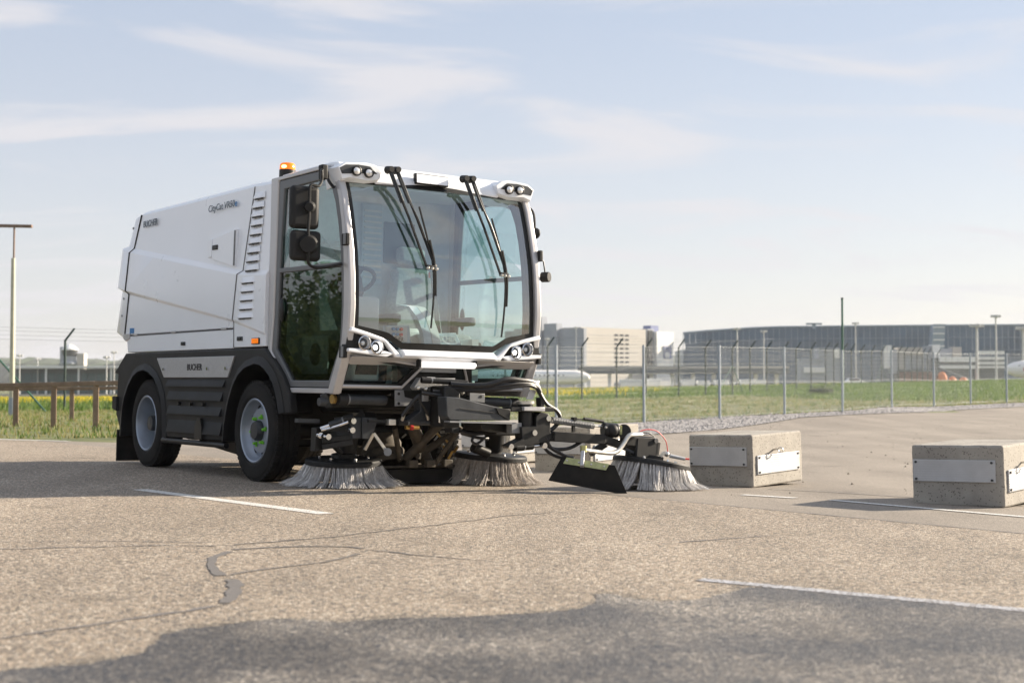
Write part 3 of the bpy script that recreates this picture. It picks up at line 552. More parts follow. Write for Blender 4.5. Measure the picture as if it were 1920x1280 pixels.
# chin trim and lamp panels
def mir(pts): return [(-y,z) for y,z in pts]
UT=[(-0.825,1.178),(-0.685,1.144),(-0.563,1.11),(-0.531,1.089),(-0.417,0.99),(-0.416,0.971),(-0.461,0.972),(-0.551,1.078),(-0.698,1.117),(-0.842,1.147)]
HP=[(-0.842,1.157),(-0.698,1.124),(-0.551,1.084),(-0.462,0.999),(-0.559,1.007),(-0.846,1.021)]
LT=[(-0.846,1.027),(-0.752,1.026),(-0.674,1.018),(-0.656,1.021),(-0.634,1.003),(-0.603,0.994),(-0.573,1.007),(-0.555,1.017),(-0.464,1.001),(-0.532,0.972),(-0.686,0.986),(-0.846,1.002)]
for fn in (lambda p:p,mir):
    B().prism(fn(UT),0,2.66,2.768).make('chin_trim','white_paint',sw,bev=.010,seg=3)
    hp=B().prism(fn(HP),0,2.66,2.738).make('headlight_panel','dark_plastic',sw,bev=.004)
    B().prism(fn(LT),0,2.66,2.765).make('lamp_trim','white_paint',sw,bev=.008,seg=3)
    for (y,z) in fn([(-0.715,1.067),(-0.613,1.04)]):
        hl=B(); hl.lathe([(.052,-.02),(.052,.022),(.046,.026),(.042,.018)],(2.745,y,z),(1,0,0),28); hb=hl.make('headlight','chrome',sw)
        B().lathe([(.043,.012),(.036,-.012),(.02,-.03),(.001,-.032)],(2.745,y,z),(1,0,0),24).make('reflector','reflector',hb)
        B().ball((2.732,y,z),1,2,(.014,.02,.02)).make('bulb','headlamp_on' if abs(y)<.66 else 'lens',hb); B().lathe([(.043,.016),(.03,.022),(.001,.025)],(2.745,y,z),(1,0,0),24).make('headlight_lens','headlamp_glass',hb)
cb=B().prism([(2.66,1.032),(2.755,1.032),(2.79,1.008),(2.80,.985),(2.775,.968),(2.66,.968)],1,-.405,.405).make('chin_bar','white_paint',sw,bev=.006)
B().prism([(2.60,.975),(2.74,.972),(2.66,.915),(2.60,.915)],1,-.80,.80).make('chin_underside','silver_paint',sw,bev=.004)
lb=B().prism([(2.70,.945),(2.775,.952),(2.785,.925),(2.765,.905),(2.70,.905)],1,-.235,.235).make('light_bar','bar_white_glow',sw,bev=.008,seg=3)
for s in (-1,1): B().box((2.735,s*.245,.935),(.05,.018,.06)).make('bar_mount','dark_plastic',lb,bev=.004)
# lower front windows
LW=[(-0.802,0.989),(-0.18,0.916),(-0.296,0.758),(-0.808,0.759)]
LG=[(-0.775,0.963),(-0.253,0.898),(-0.329,0.785),(-0.779,0.78)]
def quadx(l): return [(x,)+p for x,p in zip((2.69,2.69,2.58,2.58),l)]
for fn in (lambda p:p,mir):
    o_=quadx(fn(LW)); i_=quadx(fn(LG)); b=B()
    for dx in (0,):
        n=4; vo=[b.bm.verts.new(p) for p in o_]; vi=[b.bm.verts.new(p) for p in i_]; vb=[b.bm.verts.new((p[0]-.03,p[1],p[2])) for p in o_]; vc=[b.bm.verts.new((p[0]-.03,p[1],p[2])) for p in i_]
        for k in range(4):
            j=(k+1)%4
            for fz in ((vo[k],vo[j],vi[j],vi[k]),(vo[j],vo[k],vb[k],vb[j]),(vi[k],vi[j],vc[j],vc[k]),(vb[j],vb[k],vc[k],vc[j])): b.bm.faces.new(fz)
    lf=b.make('lower_window','black_metal',sw); g=B(); g.quad(*[(p[0]-.012,p[1],p[2]) for p in i_]); g.make('lower_pane','low_glass',lf)
    e=[Vector(p)+Vector((.006,0,0)) for p in o_]
    B().tube([e[0],e[1]],.009,8).make('trim_rail','silver_paint',lf); B().tube([e[1],e[2]],.010,8).make('trim_rail','silver_paint',lf); B().tube([e[2],e[3]],.014,8).make('trim_rail','silver_paint',lf)
B().prism([(-0.148,0.919),(0.144,0.914),(0.145,0.874),(-0.175,0.875)],0,2.56,2.64).make('centre_panel','grey_light',sw)
B().box((2.50,0,.80),(.08,.62,.24)).make('centre_recess','black_metal',sw)
# roof fascia, lamp pods
B().prism([(2.30,2.392),(2.44,2.385),(2.53,2.345),(2.572,2.285),(2.578,2.24),(2.50,2.225),(2.3,2.32)],1,-.55,.55).make('roof_fascia','white_paint',sw,bev=.014,seg=3)
PF=[(-0.871,2.331),(-0.811,2.368),(-0.632,2.382),(-0.56,2.37),(-0.51,2.334),(-0.527,2.27),(-0.633,2.251),(-0.774,2.262),(-0.839,2.242)]
PK=[(y,z) for y,z in PF]
PI=[(-0.858,2.323),(-0.809,2.351),(-0.706,2.361),(-0.609,2.357),(-0.548,2.308),(-0.59,2.306),(-0.678,2.299),(-0.84,2.282)]
for fn in (lambda p:p,mir):
    F_=fn(PF); rings=[[(2.34,y*.98,z+.01 if z>2.3 else z-.05) for y,z in F_],[(2.53,y*1.0,z-.0 if z>2.3 else z-.035) for y,z in F_],[(2.592,y,z) for y,z in F_],[(2.60,y*.995,z*.9995) for y,z in F_]]
    pod=B().loft(rings).make('lamp_pod','white_paint',sw,bev=.006,seg=2,ang=28)
    B().prism(fn(PI),0,2.58,2.6035).make('pod_insert','grey_steel',pod,bev=.002)
    for (y,z) in fn([(-0.725,2.312),(-0.624,2.308)]):
        wl=B().lathe([(.036,-.02),(.036,.012),(.031,.014),(.030,.004)],(2.61,y,z),(1,0,0),24).make('work_light','black_metal',pod); B().lathe([(.031,.006),(.022,.012),(.001,.015)],(2.61,y,z),(1,0,0),20).make('light_lens','lens',wl)
npp=[(-0.221,2.353),(0.071,2.35),(0.073,2.274),(-0.214,2.272)]
B().prism(npp,0,2.56,2.60).make('sign_holder','black_metal',sw,bev=.006)
B().loft([[(2.6,-0.211,2.347),(2.6,0.064,2.344),(2.615,0.056,2.282),(2.615,-0.217,2.28)],[(2.604,-0.214,2.346),(2.604,0.062,2.343),(2.622,0.052,2.28),(2.622,-0.221,2.279)]]).make('sign_plate','white_paint',sw)
for k in range(18):
    if k in (7,12): continue
    t=k/17; y=lerp(npp[3][0]+.035,npp[2][0]-.03,t); z=lerp(npp[3][1],npp[2][1],t)+.011; B().box((2.6015,y,z),(.003,.008+.003*(k%3),.007)).make('plate_mark','letter_light',sw)
# beacon
bc=B().lathe([(.064,-.03),(.064,.028),(.058,.032),(.001,.032)],(1.53,-.745,2.415),(0,0,1),24).make('beacon','black_metal',sw)
B().lathe([(.060,.025),(.062,.035),(.060,.068),(.050,.082),(.03,.087),(.001,.088)],(1.53,-.745,2.415),(0,0,1),24).make('beacon_dome','amber',bc); B().ball((1.56,-.785,2.465),1,2,(.024,.024,.016)).make('beacon_bulb','amber_lamp',bc)
# wipers
def wiper(p1,p2,h1,h2,blade,headc):
    w=B(); w.tube([p1,Vector(p1).lerp(Vector(h1),.5)+Vector((.012,0,0)),h1],.0105,6); a=w.make('wiper','black_metal',sw)
    B().tube([p2,Vector(p2).lerp(Vector(h2),.5)+Vector((.012,0,0)),h2],.0095,6).make('wiper_arm','black_metal',a)
    for q,e in ((p1,h1),(p2,h2)):
        d=(Vector(e)-Vector(q)).normalized(); B().cyl(Vector(q)+Vector((-.035,0,.0)),Vector(q)+Vector((.03,0,0)),.030,.022,12).make('pivot_cap','dark_plastic',a); B().bar(Vector(q),Vector(q)+d*.26,.024,.03).make('arm_cover','grey_steel',a,bev=.004)
    B().bar(h1,h2,.03,.03).make('wiper_link','dark_plastic',a,bev=.004)
    for k in range(3): B().ball(Vector(h1).lerp(Vector(h2),k/2)+Vector((.02,0,-.01)),.014,1).make('link_bolt','zinc',a)
    B().tube(blade,.008,6,4).make('wiper_blade','black_metal',a); B().tube([Vector(p)+Vector((.018,.006,0)) for p in blade[1:-1]],.009,6,4).make('blade_holder','black_metal',a)
    B().bar(headc,Vector(blade[2]),.03,.02).make('blade_clip','dark_plastic',a)
    t=[Vector(p2),Vector(p2).lerp(Vector(h2),.25)+Vector((.05,-.02,-.03)),Vector(p2).lerp(Vector(h2),.55)+Vector((.03,0,0)),Vector(h2)]; B().tube(t,.004,5,6).make('washer_hose','hose',a)
wiper((2.66,-0.478,2.342),(2.66,-0.419,2.345),(2.83,-0.252,1.636),(2.83,-0.178,1.633),[(2.74,-0.27,2.08),(2.79,-0.222,1.836),(2.81,-0.184,1.642),(2.82,-0.181,1.427),(2.82,-0.199,1.192)],(2.83,-0.17,1.65))
wiper((2.66,0.179,2.343),(2.66,0.242,2.346),(2.83,0.401,1.623),(2.83,0.465,1.619),[(2.75,0.368,2.048),(2.79,0.425,1.805),(2.81,0.459,1.604),(2.81,0.459,1.381),(2.8,0.442,1.151)],(2.83,0.474,1.632))
# mirrors, near side
def mirror_box(name,c,w_,h_,rz):
    m=Matrix.Rotation(rz,3,'Z'); b=B(); b.box(c,(.075,w_,h_),m); o=b.make(name,'dark_plastic',sw,bev=.032,seg=4); 
    g=B(); g.box(Vector(c)-m@Vector((.039,0,0)),(.003,w_-.05,h_-.05),m); g.make('mirror_glass','chrome',o,bev=.01); return o
ma=mirror_box('mirror',(2.58,-1.125,2.014),.215,.305,R(-6)); mb=mirror_box('mirror',(2.58,-1.111,1.743),.225,.215,R(-6))
B().tube([(2.391,-0.86,2.353),(2.6,-0.999,2.294),(2.62,-1.011,2.214),(2.64,-1.046,2.167),(2.65,-1.11,2.167),(2.65,-1.119,2.109),(2.65,-1.117,1.966),(2.65,-1.122,1.815),(2.66,-1.1,1.741),(2.65,-1.118,1.673),(2.64,-1.108,1.614),(2.62,-1.051,1.593),(2.62,-0.945,1.604),(2.657,-0.85,1.63)],.011,8,4).make('mirror_arm','black_metal',sw)
B().bar((2.58,-0.981,2.333),(2.58,-0.978,2.226),.05,.06).make('arm_clamp','dark_plastic',sw,bev=.01); B().cyl((2.62,-1.103,2.016),(2.67,-1.129,2.008),.045,.03).make('mirror_ball','dark_plastic',ma); B().cyl((2.62,-1.105,1.751),(2.675,-1.133,1.745),.07,.055,20).make('mirror_ball','dark_plastic',mb)
B().tube([(2.401,-0.86,2.325),(2.475,-0.88,2.244),(2.522,-0.86,2.187)],.012,8,5).make('grab_tube','black_metal',sw)
# far side mirror arm and camera
B().tube([(2.50,.84,2.20),(2.50,.90,2.20),(2.52,.93,2.15),(2.53,.935,2.03)],.010,8,4).make('mirror_arm','black_metal',sw); B().ball((2.53,.945,2.0),1,2,(.05,.03,.045)).make('round_mirror','dark_plastic',sw)
B().tube([(2.70,.86,1.79),(2.70,.90,1.76),(2.70,.92,1.66)],.006,6).make('mirror_arm','black_metal',sw); B().cyl((2.68,.90,1.64),(2.74,.93,1.64),.04,n=16).make('side_camera','dark_plastic',sw,bev=.006)
# interior
def seat(y,nm='seat'):
    s=B().box((1.93,y,1.12),(.50,.50,.14)).make(nm,'seat_cloth',sw,bev=.05,seg=3)
    B().loft([[(1.62,y-.24,1.15),(1.62,y+.24,1.15),(1.76,y+.24,1.15),(1.76,y-.24,1.15)],[(1.56,y-.23,1.45),(1.56,y+.23,1.45),(1.69,y+.23,1.45),(1.69,y-.23,1.45)],[(1.54,y-.17,1.74),(1.54,y+.17,1.74),(1.64,y+.17,1.74),(1.64,y-.17,1.74)]]).make('backrest','seat_cloth',s,bev=.04,seg=3)
    B().box((1.59,y,1.84),(.09,.26,.15)).make('headrest','seat_cloth',s,bev=.04,seg=3)
    B().box((1.92,y,.92),(.40,.40,.28)).make('seat_base','interior_dark',s,bev=.03)
    B().bar((1.70,y+.14,1.72),(1.79,y+.17,1.16),.04,.008,(1,0,0)).make('seat_belt','interior_dark',s); B().box((1.69,y+.15,1.69),(.03,.06,.05)).make('belt_guide','orange_cloth',s,bev=.006)
    B().box((1.95,y+.29,1.30),(.30,.07,.07)).make('armrest','interior_dark',s,bev=.02)
    return s
seat(-.34); seat(.36)
st=B().loft([[(2.26,-.63,.80),(2.26,-.40,.80),(2.44,-.40,.80),(2.44,-.63,.80)],[(2.30,-.66,1.10),(2.30,-.42,1.10),(2.46,-.42,1.10),(2.46,-.66,1.10)],[(2.20,-.74,1.42),(2.20,-.42,1.42),(2.46,-.42,1.42),(2.46,-.74,1.42)]]).make('steering_column','interior_light',sw,bev=.02)
sx=Vector((2.24,-.53,1.545)); ax=Vector((-.55,0,.83)).normalized()
B().lathe([(.165+.016*math.cos(a),.016*math.sin(a)) for a in [2*math.pi*k/10 for k in range(11)]],sx,ax,36).make('steering_wheel','interior_dark',st)
B().cyl(sx-ax*.12,sx+ax*.01,.05,.07).make('wheel_hub','interior_dark',st); 
for a in (0,2.2,4.1): 
    u=Vector((.83,0,.55))*math.cos(a)+Vector((0,1,0))*math.sin(a); B().bar(sx,sx+u*.16,.03,.014,ax).make('wheel_spoke','interior_dark',st)
B().box((2.42,-.66,1.50),(.05,.20,.14)).make('instrument_box','interior_dark',st,bev=.02)
B().tube([(2.36,-.70,1.60),(2.40,-.72,1.72),(2.42,-.68,1.80)],.010,6,4).make('screen_arm','interior_light',sw); B().box((2.43,-.66,1.80),(.03,.12,.07)).make('small_screen','interior_light',sw,bev=.01)
B().loft([[(2.02,-.15,.82),(2.02,.15,.82),(2.30,.15,.82),(2.30,-.15,.82)],[(1.95,-.12,1.22),(1.95,.12,1.22),(2.18,.12,1.22),(2.18,-.12,1.22)]]).make('centre_console','interior_light',sw,bev=.03)
def xpanel(poly,x,name,m,th=.03): return B().prism(poly,0,x-th,x).make(name,m,sw,bev=.004)
cp=xpanel([(-0.387,1.215),(-0.157,1.225),(-0.139,1.081),(-0.393,1.072)],2.45,'control_panel','interior_grey',.06)
xpanel([(-0.366,1.208),(-0.181,1.215),(-0.178,1.101),(-0.345,1.095)],2.46,'panel_face','interior_light',.012)
for i,px in enumerate((736.5,744.5,752.5)):
    for j,py in enumerate((616.5,625.5)): q=Vector((2.46,-0.308,1.192)); q+=Vector((0,.033*i,-.040*j)); B().cyl(q,q+Vector((.02,0,0)),.012,n=12).make('switch_knob','blue_plastic' if i<2 else 'red_plastic',cp)
text('BUCHER',.05,(2.462,-0.341,1.101),(R(90),0,R(90)),'letter_black',sw,bold=.012,width=.125)
cs=xpanel([(0.055,1.174),(0.293,1.188),(0.349,1.091),(0.086,1.082)],2.40,'console_box','interior_grey',.25)
text('BUCHER',.06,(2.402,0.094,1.118),(R(90),0,R(90)),'letter_light',sw,bold=.016,width=.2)
pp=[(2.3,-0.06,1.388),(2.34,0.011,1.374),(2.4,0.053,1.288),(2.46,0.065,1.173),(2.5,0.062,1.063)]
for k,(mm,off) in enumerate((('interior_light',.0),('interior_grey',-.075))): B().loft([[(p[0],p[1]+off-.035,p[2]),(p[0],p[1]+off+.035,p[2]),(p[0]-.05,p[1]+off+.035,p[2]),(p[0]-.05,p[1]+off-.035,p[2])] for p in pp]).make('joystick_console',mm,sw)
B().box((2.52,.02,1.02),(.10,1.30,.03)).make('dash_ledge','interior_light',sw,bev=.008)
B().box((2.40,.42,.98),(.16,.06,.32)).make('ledge_bracket','interior_light',sw); B().cyl((2.42,.40,1.09),(2.42,.50,1.09),.03).make('joystick_grip','interior_dark',sw)
B().box((2.36,-.46,1.06),(.20,.42,.06)).make('dash_vents','interior_dark',sw,bev=.01)
fb=B().box((1.9,-.66,.98),(.42,.02,.32)).make('side_box','interior_light',sw,bev=.01); B().cyl((1.93,-.671,1.0),(1.93,-.676,1.0),.085,n=28).make('side_vent','interior_dark',fb)
B().box((2.2,.35,.86),(.2,.4,.16)).make('foot_box','interior_light',sw,bev=.02); B().loft([[(2.36,-.62,.80),(2.36,-.42,.80),(2.42,-.42,.80),(2.42,-.62,.80)],[(2.44,-.60,.92),(2.44,-.44,.92),(2.48,-.44,.92),(2.48,-.60,.92)]]).make('pedal','interior_dark',sw)
# ---- front linkage under the cab
B().box((2.30,0,.645),(.10,1.5,.10)).make('cross_member','black_metal',sw,bev=.01)
B().box((1.95,0,.62),(.7,.9,.12)).make('subframe','black_metal',sw,bev=.02)
def cylinder(a,b,r,m,par=sw,rod=None):
    c=B().cyl(a,b,r,n=20).make('hydraulic_cylinder',m,par); a=Vector(a);b=Vector(b);d=(b-a).normalized()
    B().cyl(a,a+d*.07,r*1.16,n=20).make('cylinder_end','dark_plastic',c)
    B().cyl(a+d*.075,a+d*.085,r*1.08,n=20).make('cylinder_ring','grey_light',c)
    if rod: B().cyl(b,rod,r*.5,n=14).make('piston_rod','chrome',c)
    return c
cylinder((2.5,-0.78,0.665),(2.5,-0.385,0.662),.038,'grey_steel'); cylinder((2.5,0.81,0.651),(2.5,0.485,0.664),.036,'grey_steel')
B().cyl((2.47,-0.915,0.643),(2.47,-0.863,0.644),.030).make('pivot_pin','grey_steel',sw); B().bar((2.46,-0.876,0.701),(2.46,-0.849,0.633),.05,.02,(1,0,0)).make('pivot_lug','grey_steel',sw,bev=.004); B().cyl((2.46,-0.806,0.664),(2.46,-0.763,0.664),.034).make('ball_joint','brass',sw)
for pl in ([(-0.359,0.738),(-0.286,0.739),(-0.276,0.688),(-0.202,0.673),(-0.233,0.622),(-0.356,0.62)],[(0.298,0.728),(0.436,0.722),(0.437,0.653),(0.3,0.667)]):
    q=B().prism(pl,0,2.585,2.60).make('mount_plate','grey_light',sw,bev=.002)
for p in ((2.6,-0.329,0.711),(2.6,-0.327,0.64),(2.6,0.399,0.699)): B().cyl(p,Vector(p)+Vector((.003,0,0)),.011,n=12).make('mount_hole','black_metal',sw)
B().prism([(-0.183,0.658),(0.045,0.677),(0.058,0.51),(-0.12,0.502),(-0.294,0.509),(-0.168,0.588)],0,2.56,2.66).make('mast_plate','grey_steel',sw,bev=.006)
B().box((2.76,(2.76,-0.027,0.599)[1],.62),(.20,.14,.30)).make('mast_post','black_metal',sw,bev=.01)
B().cyl((2.84,-0.125,0.642),(2.84,-0.122,0.506),.008).make('mast_pin','chrome',sw); B().cyl((2.84,-0.084,0.643),(2.84,-0.081,0.506),.008).make('mast_pin','chrome',sw)
bm_=B().prism([(-0.161,0.697),(-0.042,0.691),(0.299,0.625),(0.41,0.606),(0.412,0.527),(-0.116,0.525),(-0.149,0.556)],0,2.86,2.98).make('brush_boom','grey_steel',sw,bev=.008)
B().prism([(0.273,0.621),(0.403,0.61),(0.404,0.571),(0.385,0.531),(0.298,0.574)],0,2.84,2.992).make('boom_end','black_metal',bm_,bev=.003); B().bar((2.95,-0.128,0.517),(2.95,0.423,0.507),.08,.012).make('boom_rail','grey_light',bm_)
B().tube([(2.985,-0.043,0.614),(2.985,0.383,0.571)],.003,6).make('boom_seam','black_metal',bm_)
# valve cluster with cylinder on top of the mast
B().prism([(-0.285,0.759),(-0.232,0.83),(0.075,0.833),(0.047,0.781),(-0.12,0.77),(-0.266,0.74)],0,2.68,2.74).make('valve_bracket','grey_light',sw,bev=.003)
for k in range(4): q=Vector((2.76,-0.188,0.781)); q+=Vector((0,.045*k,0)); B().bar(q,q+Vector((.02,.035,.03)),.012,.016).make('valve_lever','zinc',sw)
cylinder((2.78,-0.247,0.814),(2.84,0.109,0.798),.020,'black_metal'); B().cyl((2.78,-0.202,0.815),(2.79,-0.139,0.813),.024).make('gland_nut','grey_light',sw)
for p in ((2.77,-0.267,0.756),(2.77,-0.203,0.749),(2.77,0.099,0.746),(2.8,0.099,0.727),(2.78,-0.052,0.748)): B().ball(p,.016,2).make('hose_fitting','zinc',sw)
B().box((2.68,-0.15,0.683),(.02,.05,.05)).make('sensor_box','plate_alu',sw,bev=.004)
for k,(r,pts) in enumerate([(.016,[(2.78,-0.154,0.734),(2.8,-0.051,0.728),(2.8,-0.005,0.753),(2.8,-0.019,0.78)]),(.014,[(2.78,-0.245,0.721),(2.82,-0.086,0.705),(2.82,0.006,0.737),(2.8,0.009,0.776)]),(.014,[(2.76,-0.251,0.702),(2.74,-0.287,0.658),(2.72,-0.328,0.599),(2.7,-0.356,0.548)]),(.010,[(2.76,-0.251,0.713),(2.76,-0.24,0.659),(2.74,-0.19,0.609),(2.72,-0.145,0.558)]),
 (.020,[(2.84,-0.031,0.788),(2.9,0.093,0.782),(2.95,0.225,0.789),(2.98,0.371,0.831),(2.98,0.517,0.826),(2.96,0.631,0.813),(2.95,0.689,0.769)]),(.020,[(2.84,-0.007,0.757),(2.9,0.141,0.764),(2.96,0.338,0.783),(2.98,0.493,0.802),(2.96,0.642,0.793),(2.95,0.7,0.741)]),
 (.014,[(2.84,0.002,0.741),(2.92,0.175,0.749),(2.97,0.38,0.768),(2.98,0.567,0.791),(2.96,0.657,0.773)]),
 (.017,[(2.95,0.674,0.785),(2.95,0.71,0.721),(2.95,0.767,0.653),(2.95,0.865,0.601),(2.95,0.896,0.541),(2.95,0.847,0.48),(2.95,0.797,0.451)]),
 (.010,[(2.95,0.69,0.741),(2.95,0.736,0.689),(2.95,0.702,0.62)]),
 (.014,[(2.98,0.715,0.392),(2.98,0.766,0.335),(2.98,0.853,0.311),(2.98,0.981,0.322),(2.98,1.109,0.382)]),(.014,[(2.99,0.727,0.408),(2.99,0.779,0.328),(2.99,0.861,0.287),(2.99,0.938,0.253),(2.99,1,0.245)]),(.013,[(2.97,0.702,0.392),(2.97,0.754,0.307),(2.97,0.836,0.262),(2.97,0.918,0.241)]),
 (.014,[(2.75,0.115,0.441),(2.75,0.22,0.421),(2.75,0.321,0.425)]),(.011,[(2.75,0.249,0.413),(2.75,0.226,0.37),(2.75,0.265,0.345),(2.75,0.322,0.377)]),(.012,[(2.74,0.136,0.425),(2.72,0.294,0.392),(2.7,0.405,0.383)])]): B().tube(pts,r,8,6).make('hose','hose',sw)
B().box((2.95,0.664,0.805),(.03,.05,.05)).make('hose_clamp','zinc',sw,bev=.01); B().bar((2.93,0.716,0.701),(2.93,0.722,0.632),.03,.06).make('hose_guide','black_metal',sw)
# pivot column and bracket
B().cyl((2.93,0.582,0.651),(2.93,0.586,0.479),.055,n=20).make('pivot_column','black_metal',sw); B().cyl((2.93,0.581,0.671),(2.93,0.582,0.651),.07,n=20).make('pivot_cap','zinc',sw)
B().prism([(0.624,0.76),(0.684,0.753),(0.651,0.684),(0.591,0.687)],0,2.92,2.93).make('reflector_flag','plate_alu',sw)
B().bar((2.93,0.411,0.609),(2.93,0.808,0.613),.12,.035).make('pivot_plate','black_metal',sw,bev=.004); B().bar((3,0.508,0.616),(3,0.701,0.613),.04,.03).make('cylinder_bracket','plate_alu',sw,bev=.003)
B().prism([(0.637,0.561),(0.676,0.593),(0.746,0.581),(0.767,0.541),(0.77,0.433),(0.82,0.449),(0.821,0.4),(0.661,0.353),(0.407,0.319),(0.382,0.339),(0.512,0.393),(0.501,0.481),(0.634,0.485)],0,2.90,3.0).make('swing_bracket','black_metal',sw,bev=.004)
for p in ((3,0.742,0.545),(3,0.615,0.437),(3,0.402,0.334),(3,0.711,0.34)): B().cyl(p,Vector(p)+Vector((.015,0,0)),.022,n=12).make('pivot_bolt','chrome',sw)
B().prism([(0.431,0.511),(0.524,0.511),(0.525,0.432),(0.433,0.432)],0,2.90,2.97).make('valve_box','grey_light',sw,bev=.003)
cylinder((2.97,0.462,0.329),(2.97,0.624,0.336),.028,'black_metal',rod=(2.97,0.724,0.339)); B().prism([(0.687,0.4),(0.767,0.42),(0.798,0.392),(0.739,0.328),(0.694,0.328)],0,2.90,2.99).make('link_plate','black_metal',sw,bev=.003)
B().prism([(0.221,0.504),(0.502,0.505),(0.489,0.428),(0.318,0.453),(0.246,0.445)],0,2.62,2.86).make('arm_housing','black_metal',sw,bev=.01)
# outer arm to the third brush
arm=B().bar((2.98,0.795,0.408),(3.02,1.261,0.387),.09,.075).make('brush_arm','black_metal',sw,bev=.006)
B().bar((3.02,1.251,0.391),(3.02,1.477,0.332),.07,.06).make('arm_joint','black_metal',arm,bev=.008); B().bar((3,1.305,0.349),(2.97,1.177,0.275),.03,.05).make('arm_stay','black_metal',arm)
sp=[]; a0=Vector((2.99,0.785,0.533)); a1=Vector((3,1.18,0.49)); dd=(a1-a0); ux=dd.normalized(); uy=ux.cross(Vector((1,0,0))).normalized(); uz=ux.cross(uy)
for k in range(26*8+1): t=k/(26*8); sp.append(a0+dd*t+(uy*math.cos(t*26*2*math.pi)+uz*math.sin(t*26*2*math.pi))*.022)
B().tube(sp,.0055,5).make('tension_spring','grey_light',sw); B().tube([a1,Vector((3,1.286,0.482))],.008).make('spring_hook','zinc',sw)
B().cyl((3,1.09,0.543),(3,1.28,0.523),.013).make('gas_strut','black_metal',sw); B().cyl((3,0.976,0.542),(3,1.095,0.537),.006).make('strut_rod','black_metal',sw); B().bar((3,0.987,0.538),(3,0.988,0.44),.022,.022).make('strut_post','black_metal',sw); B().box((3,0.992,0.542),(.04,.03,.025)).make('strut_end','black_metal',sw)
tm=B().cyl((3,1.276,0.457),(3.03,1.401,0.454),.060,.055,20).make('tilt_motor','black_metal',sw,bev=.012); B().ball((3.05,1.331,0.458),.05,2).make('motor_dome','dark_plastic',tm); B().cyl((3,1.491,0.448),(3.06,1.441,0.45),.055,n=20).make('motor_flange','black_metal',tm); B().box((3.05,1.412,0.458),(.02,.02,.07)).make('motor_clip','zinc_yellow',tm)
for p in ((3.06,1.259,0.479),(3.04,1.349,0.495)): B().ball(p,.012,1).make('motor_bolt','zinc',tm)
bh=B().prism([(1.561,0.401),(1.743,0.409),(1.788,0.366),(1.79,0.265),(1.713,0.224),(1.547,0.243)],0,2.94,3.08).make('brush_head','dark_plastic',sw,bev=.012,seg=3)
B().bar((3.03,1.457,0.374),(3.03,1.654,0.365),.09,.075).make('head_arm','black_metal',bh,bev=.008); B().cyl((3.08,1.749,0.375),Vector((3.08,1.749,0.375))+Vector((.012,0,0)),.02,n=12).make('head_bolt','chrome',bh)
B().bar((3.02,1.455,0.324),(3.04,1.57,0.274),.04,.02).make('head_link','grey_steel',bh)
B().tube([(3.16,0.958,0.313),(3.14,1.218,0.286),(3.13,1.316,0.297),(3.12,1.382,0.349),(3.12,1.429,0.407),(3.12,1.472,0.425),(3.1,1.587,0.426)],.018,10,5).make('deflector_tube','zinc',sw)
B().cyl((3.16,0.963,0.345),(3.16,0.964,0.297),.026,n=14).make('tube_clamp','zinc_yellow',sw); B().bar((3.17,0.951,0.301),(3.24,0.888,0.194),.03,.03).make('deflector_rod','plate_alu',sw,bev=.004)
d0=Vector((3.06,0.834,0.256)); d1=Vector((3.06,0.712,0.086)); d2=Vector((3.42,1.186,-0.014)); d3=Vector((3.42,1.058,0.208)); nrm=(d3-d0).cross(d1-d0).normalized()*.012
dfl=B().loft([[d0,d1,d2,d3],[d0+nrm,d1+nrm,d2+nrm,d3+nrm]]).make('deflector_plate','rubber',sw,bev=.002)
z0=d0.lerp(d3,.10);z1=d0.lerp(d3,.90); dn=(d1-d0).normalized()*.055; nn=-nrm*.4 if (-nrm).dot(Vector((1,-1,0)))>0 else nrm*1.3
B().loft([[z0+nn,z1+nn,z1+dn+nn,z0+dn+nn],[z0+nn*1.6,z1+nn*1.6,z1+dn+nn*1.6,z0+dn+nn*1.6]]).make('clamp_strip','zinc_yellow',dfl)
for t in (.05,.33,.62,.92): q=z0.lerp(z1,t)+dn*.5+nn*1.6; B().ball(q,.010,1).make('strip_bolt','zinc',dfl)
B().tube([(3.05,1.613,0.45),(3.05,1.695,0.463),(3.05,1.796,0.446),(3.05,1.882,0.373),(3.05,1.906,0.28)],.004,5,6).make('cable','red_plastic',sw); B().tube([(3.05,1.613,0.433),(3.05,1.696,0.437),(3.05,1.758,0.408)],.005,5,6).make('cable','hose',sw)
B().bar((3.1,1.761,0.241),(3.12,1.81,0.284),.02,.025).make('nozzle_bracket','zinc',sw); B().cyl((3.12,1.867,0.258),(3.16,1.989,0.233),.016,.013).make('water_nozzle','plate_alu',sw); B().ball((3.12,1.833,0.271),.022,2).make('nozzle_joint','zinc',sw); B().cyl((3.16,1.989,0.233),(3.17,2.026,0.231),.007).make('nozzle_tip','red_plastic',sw)
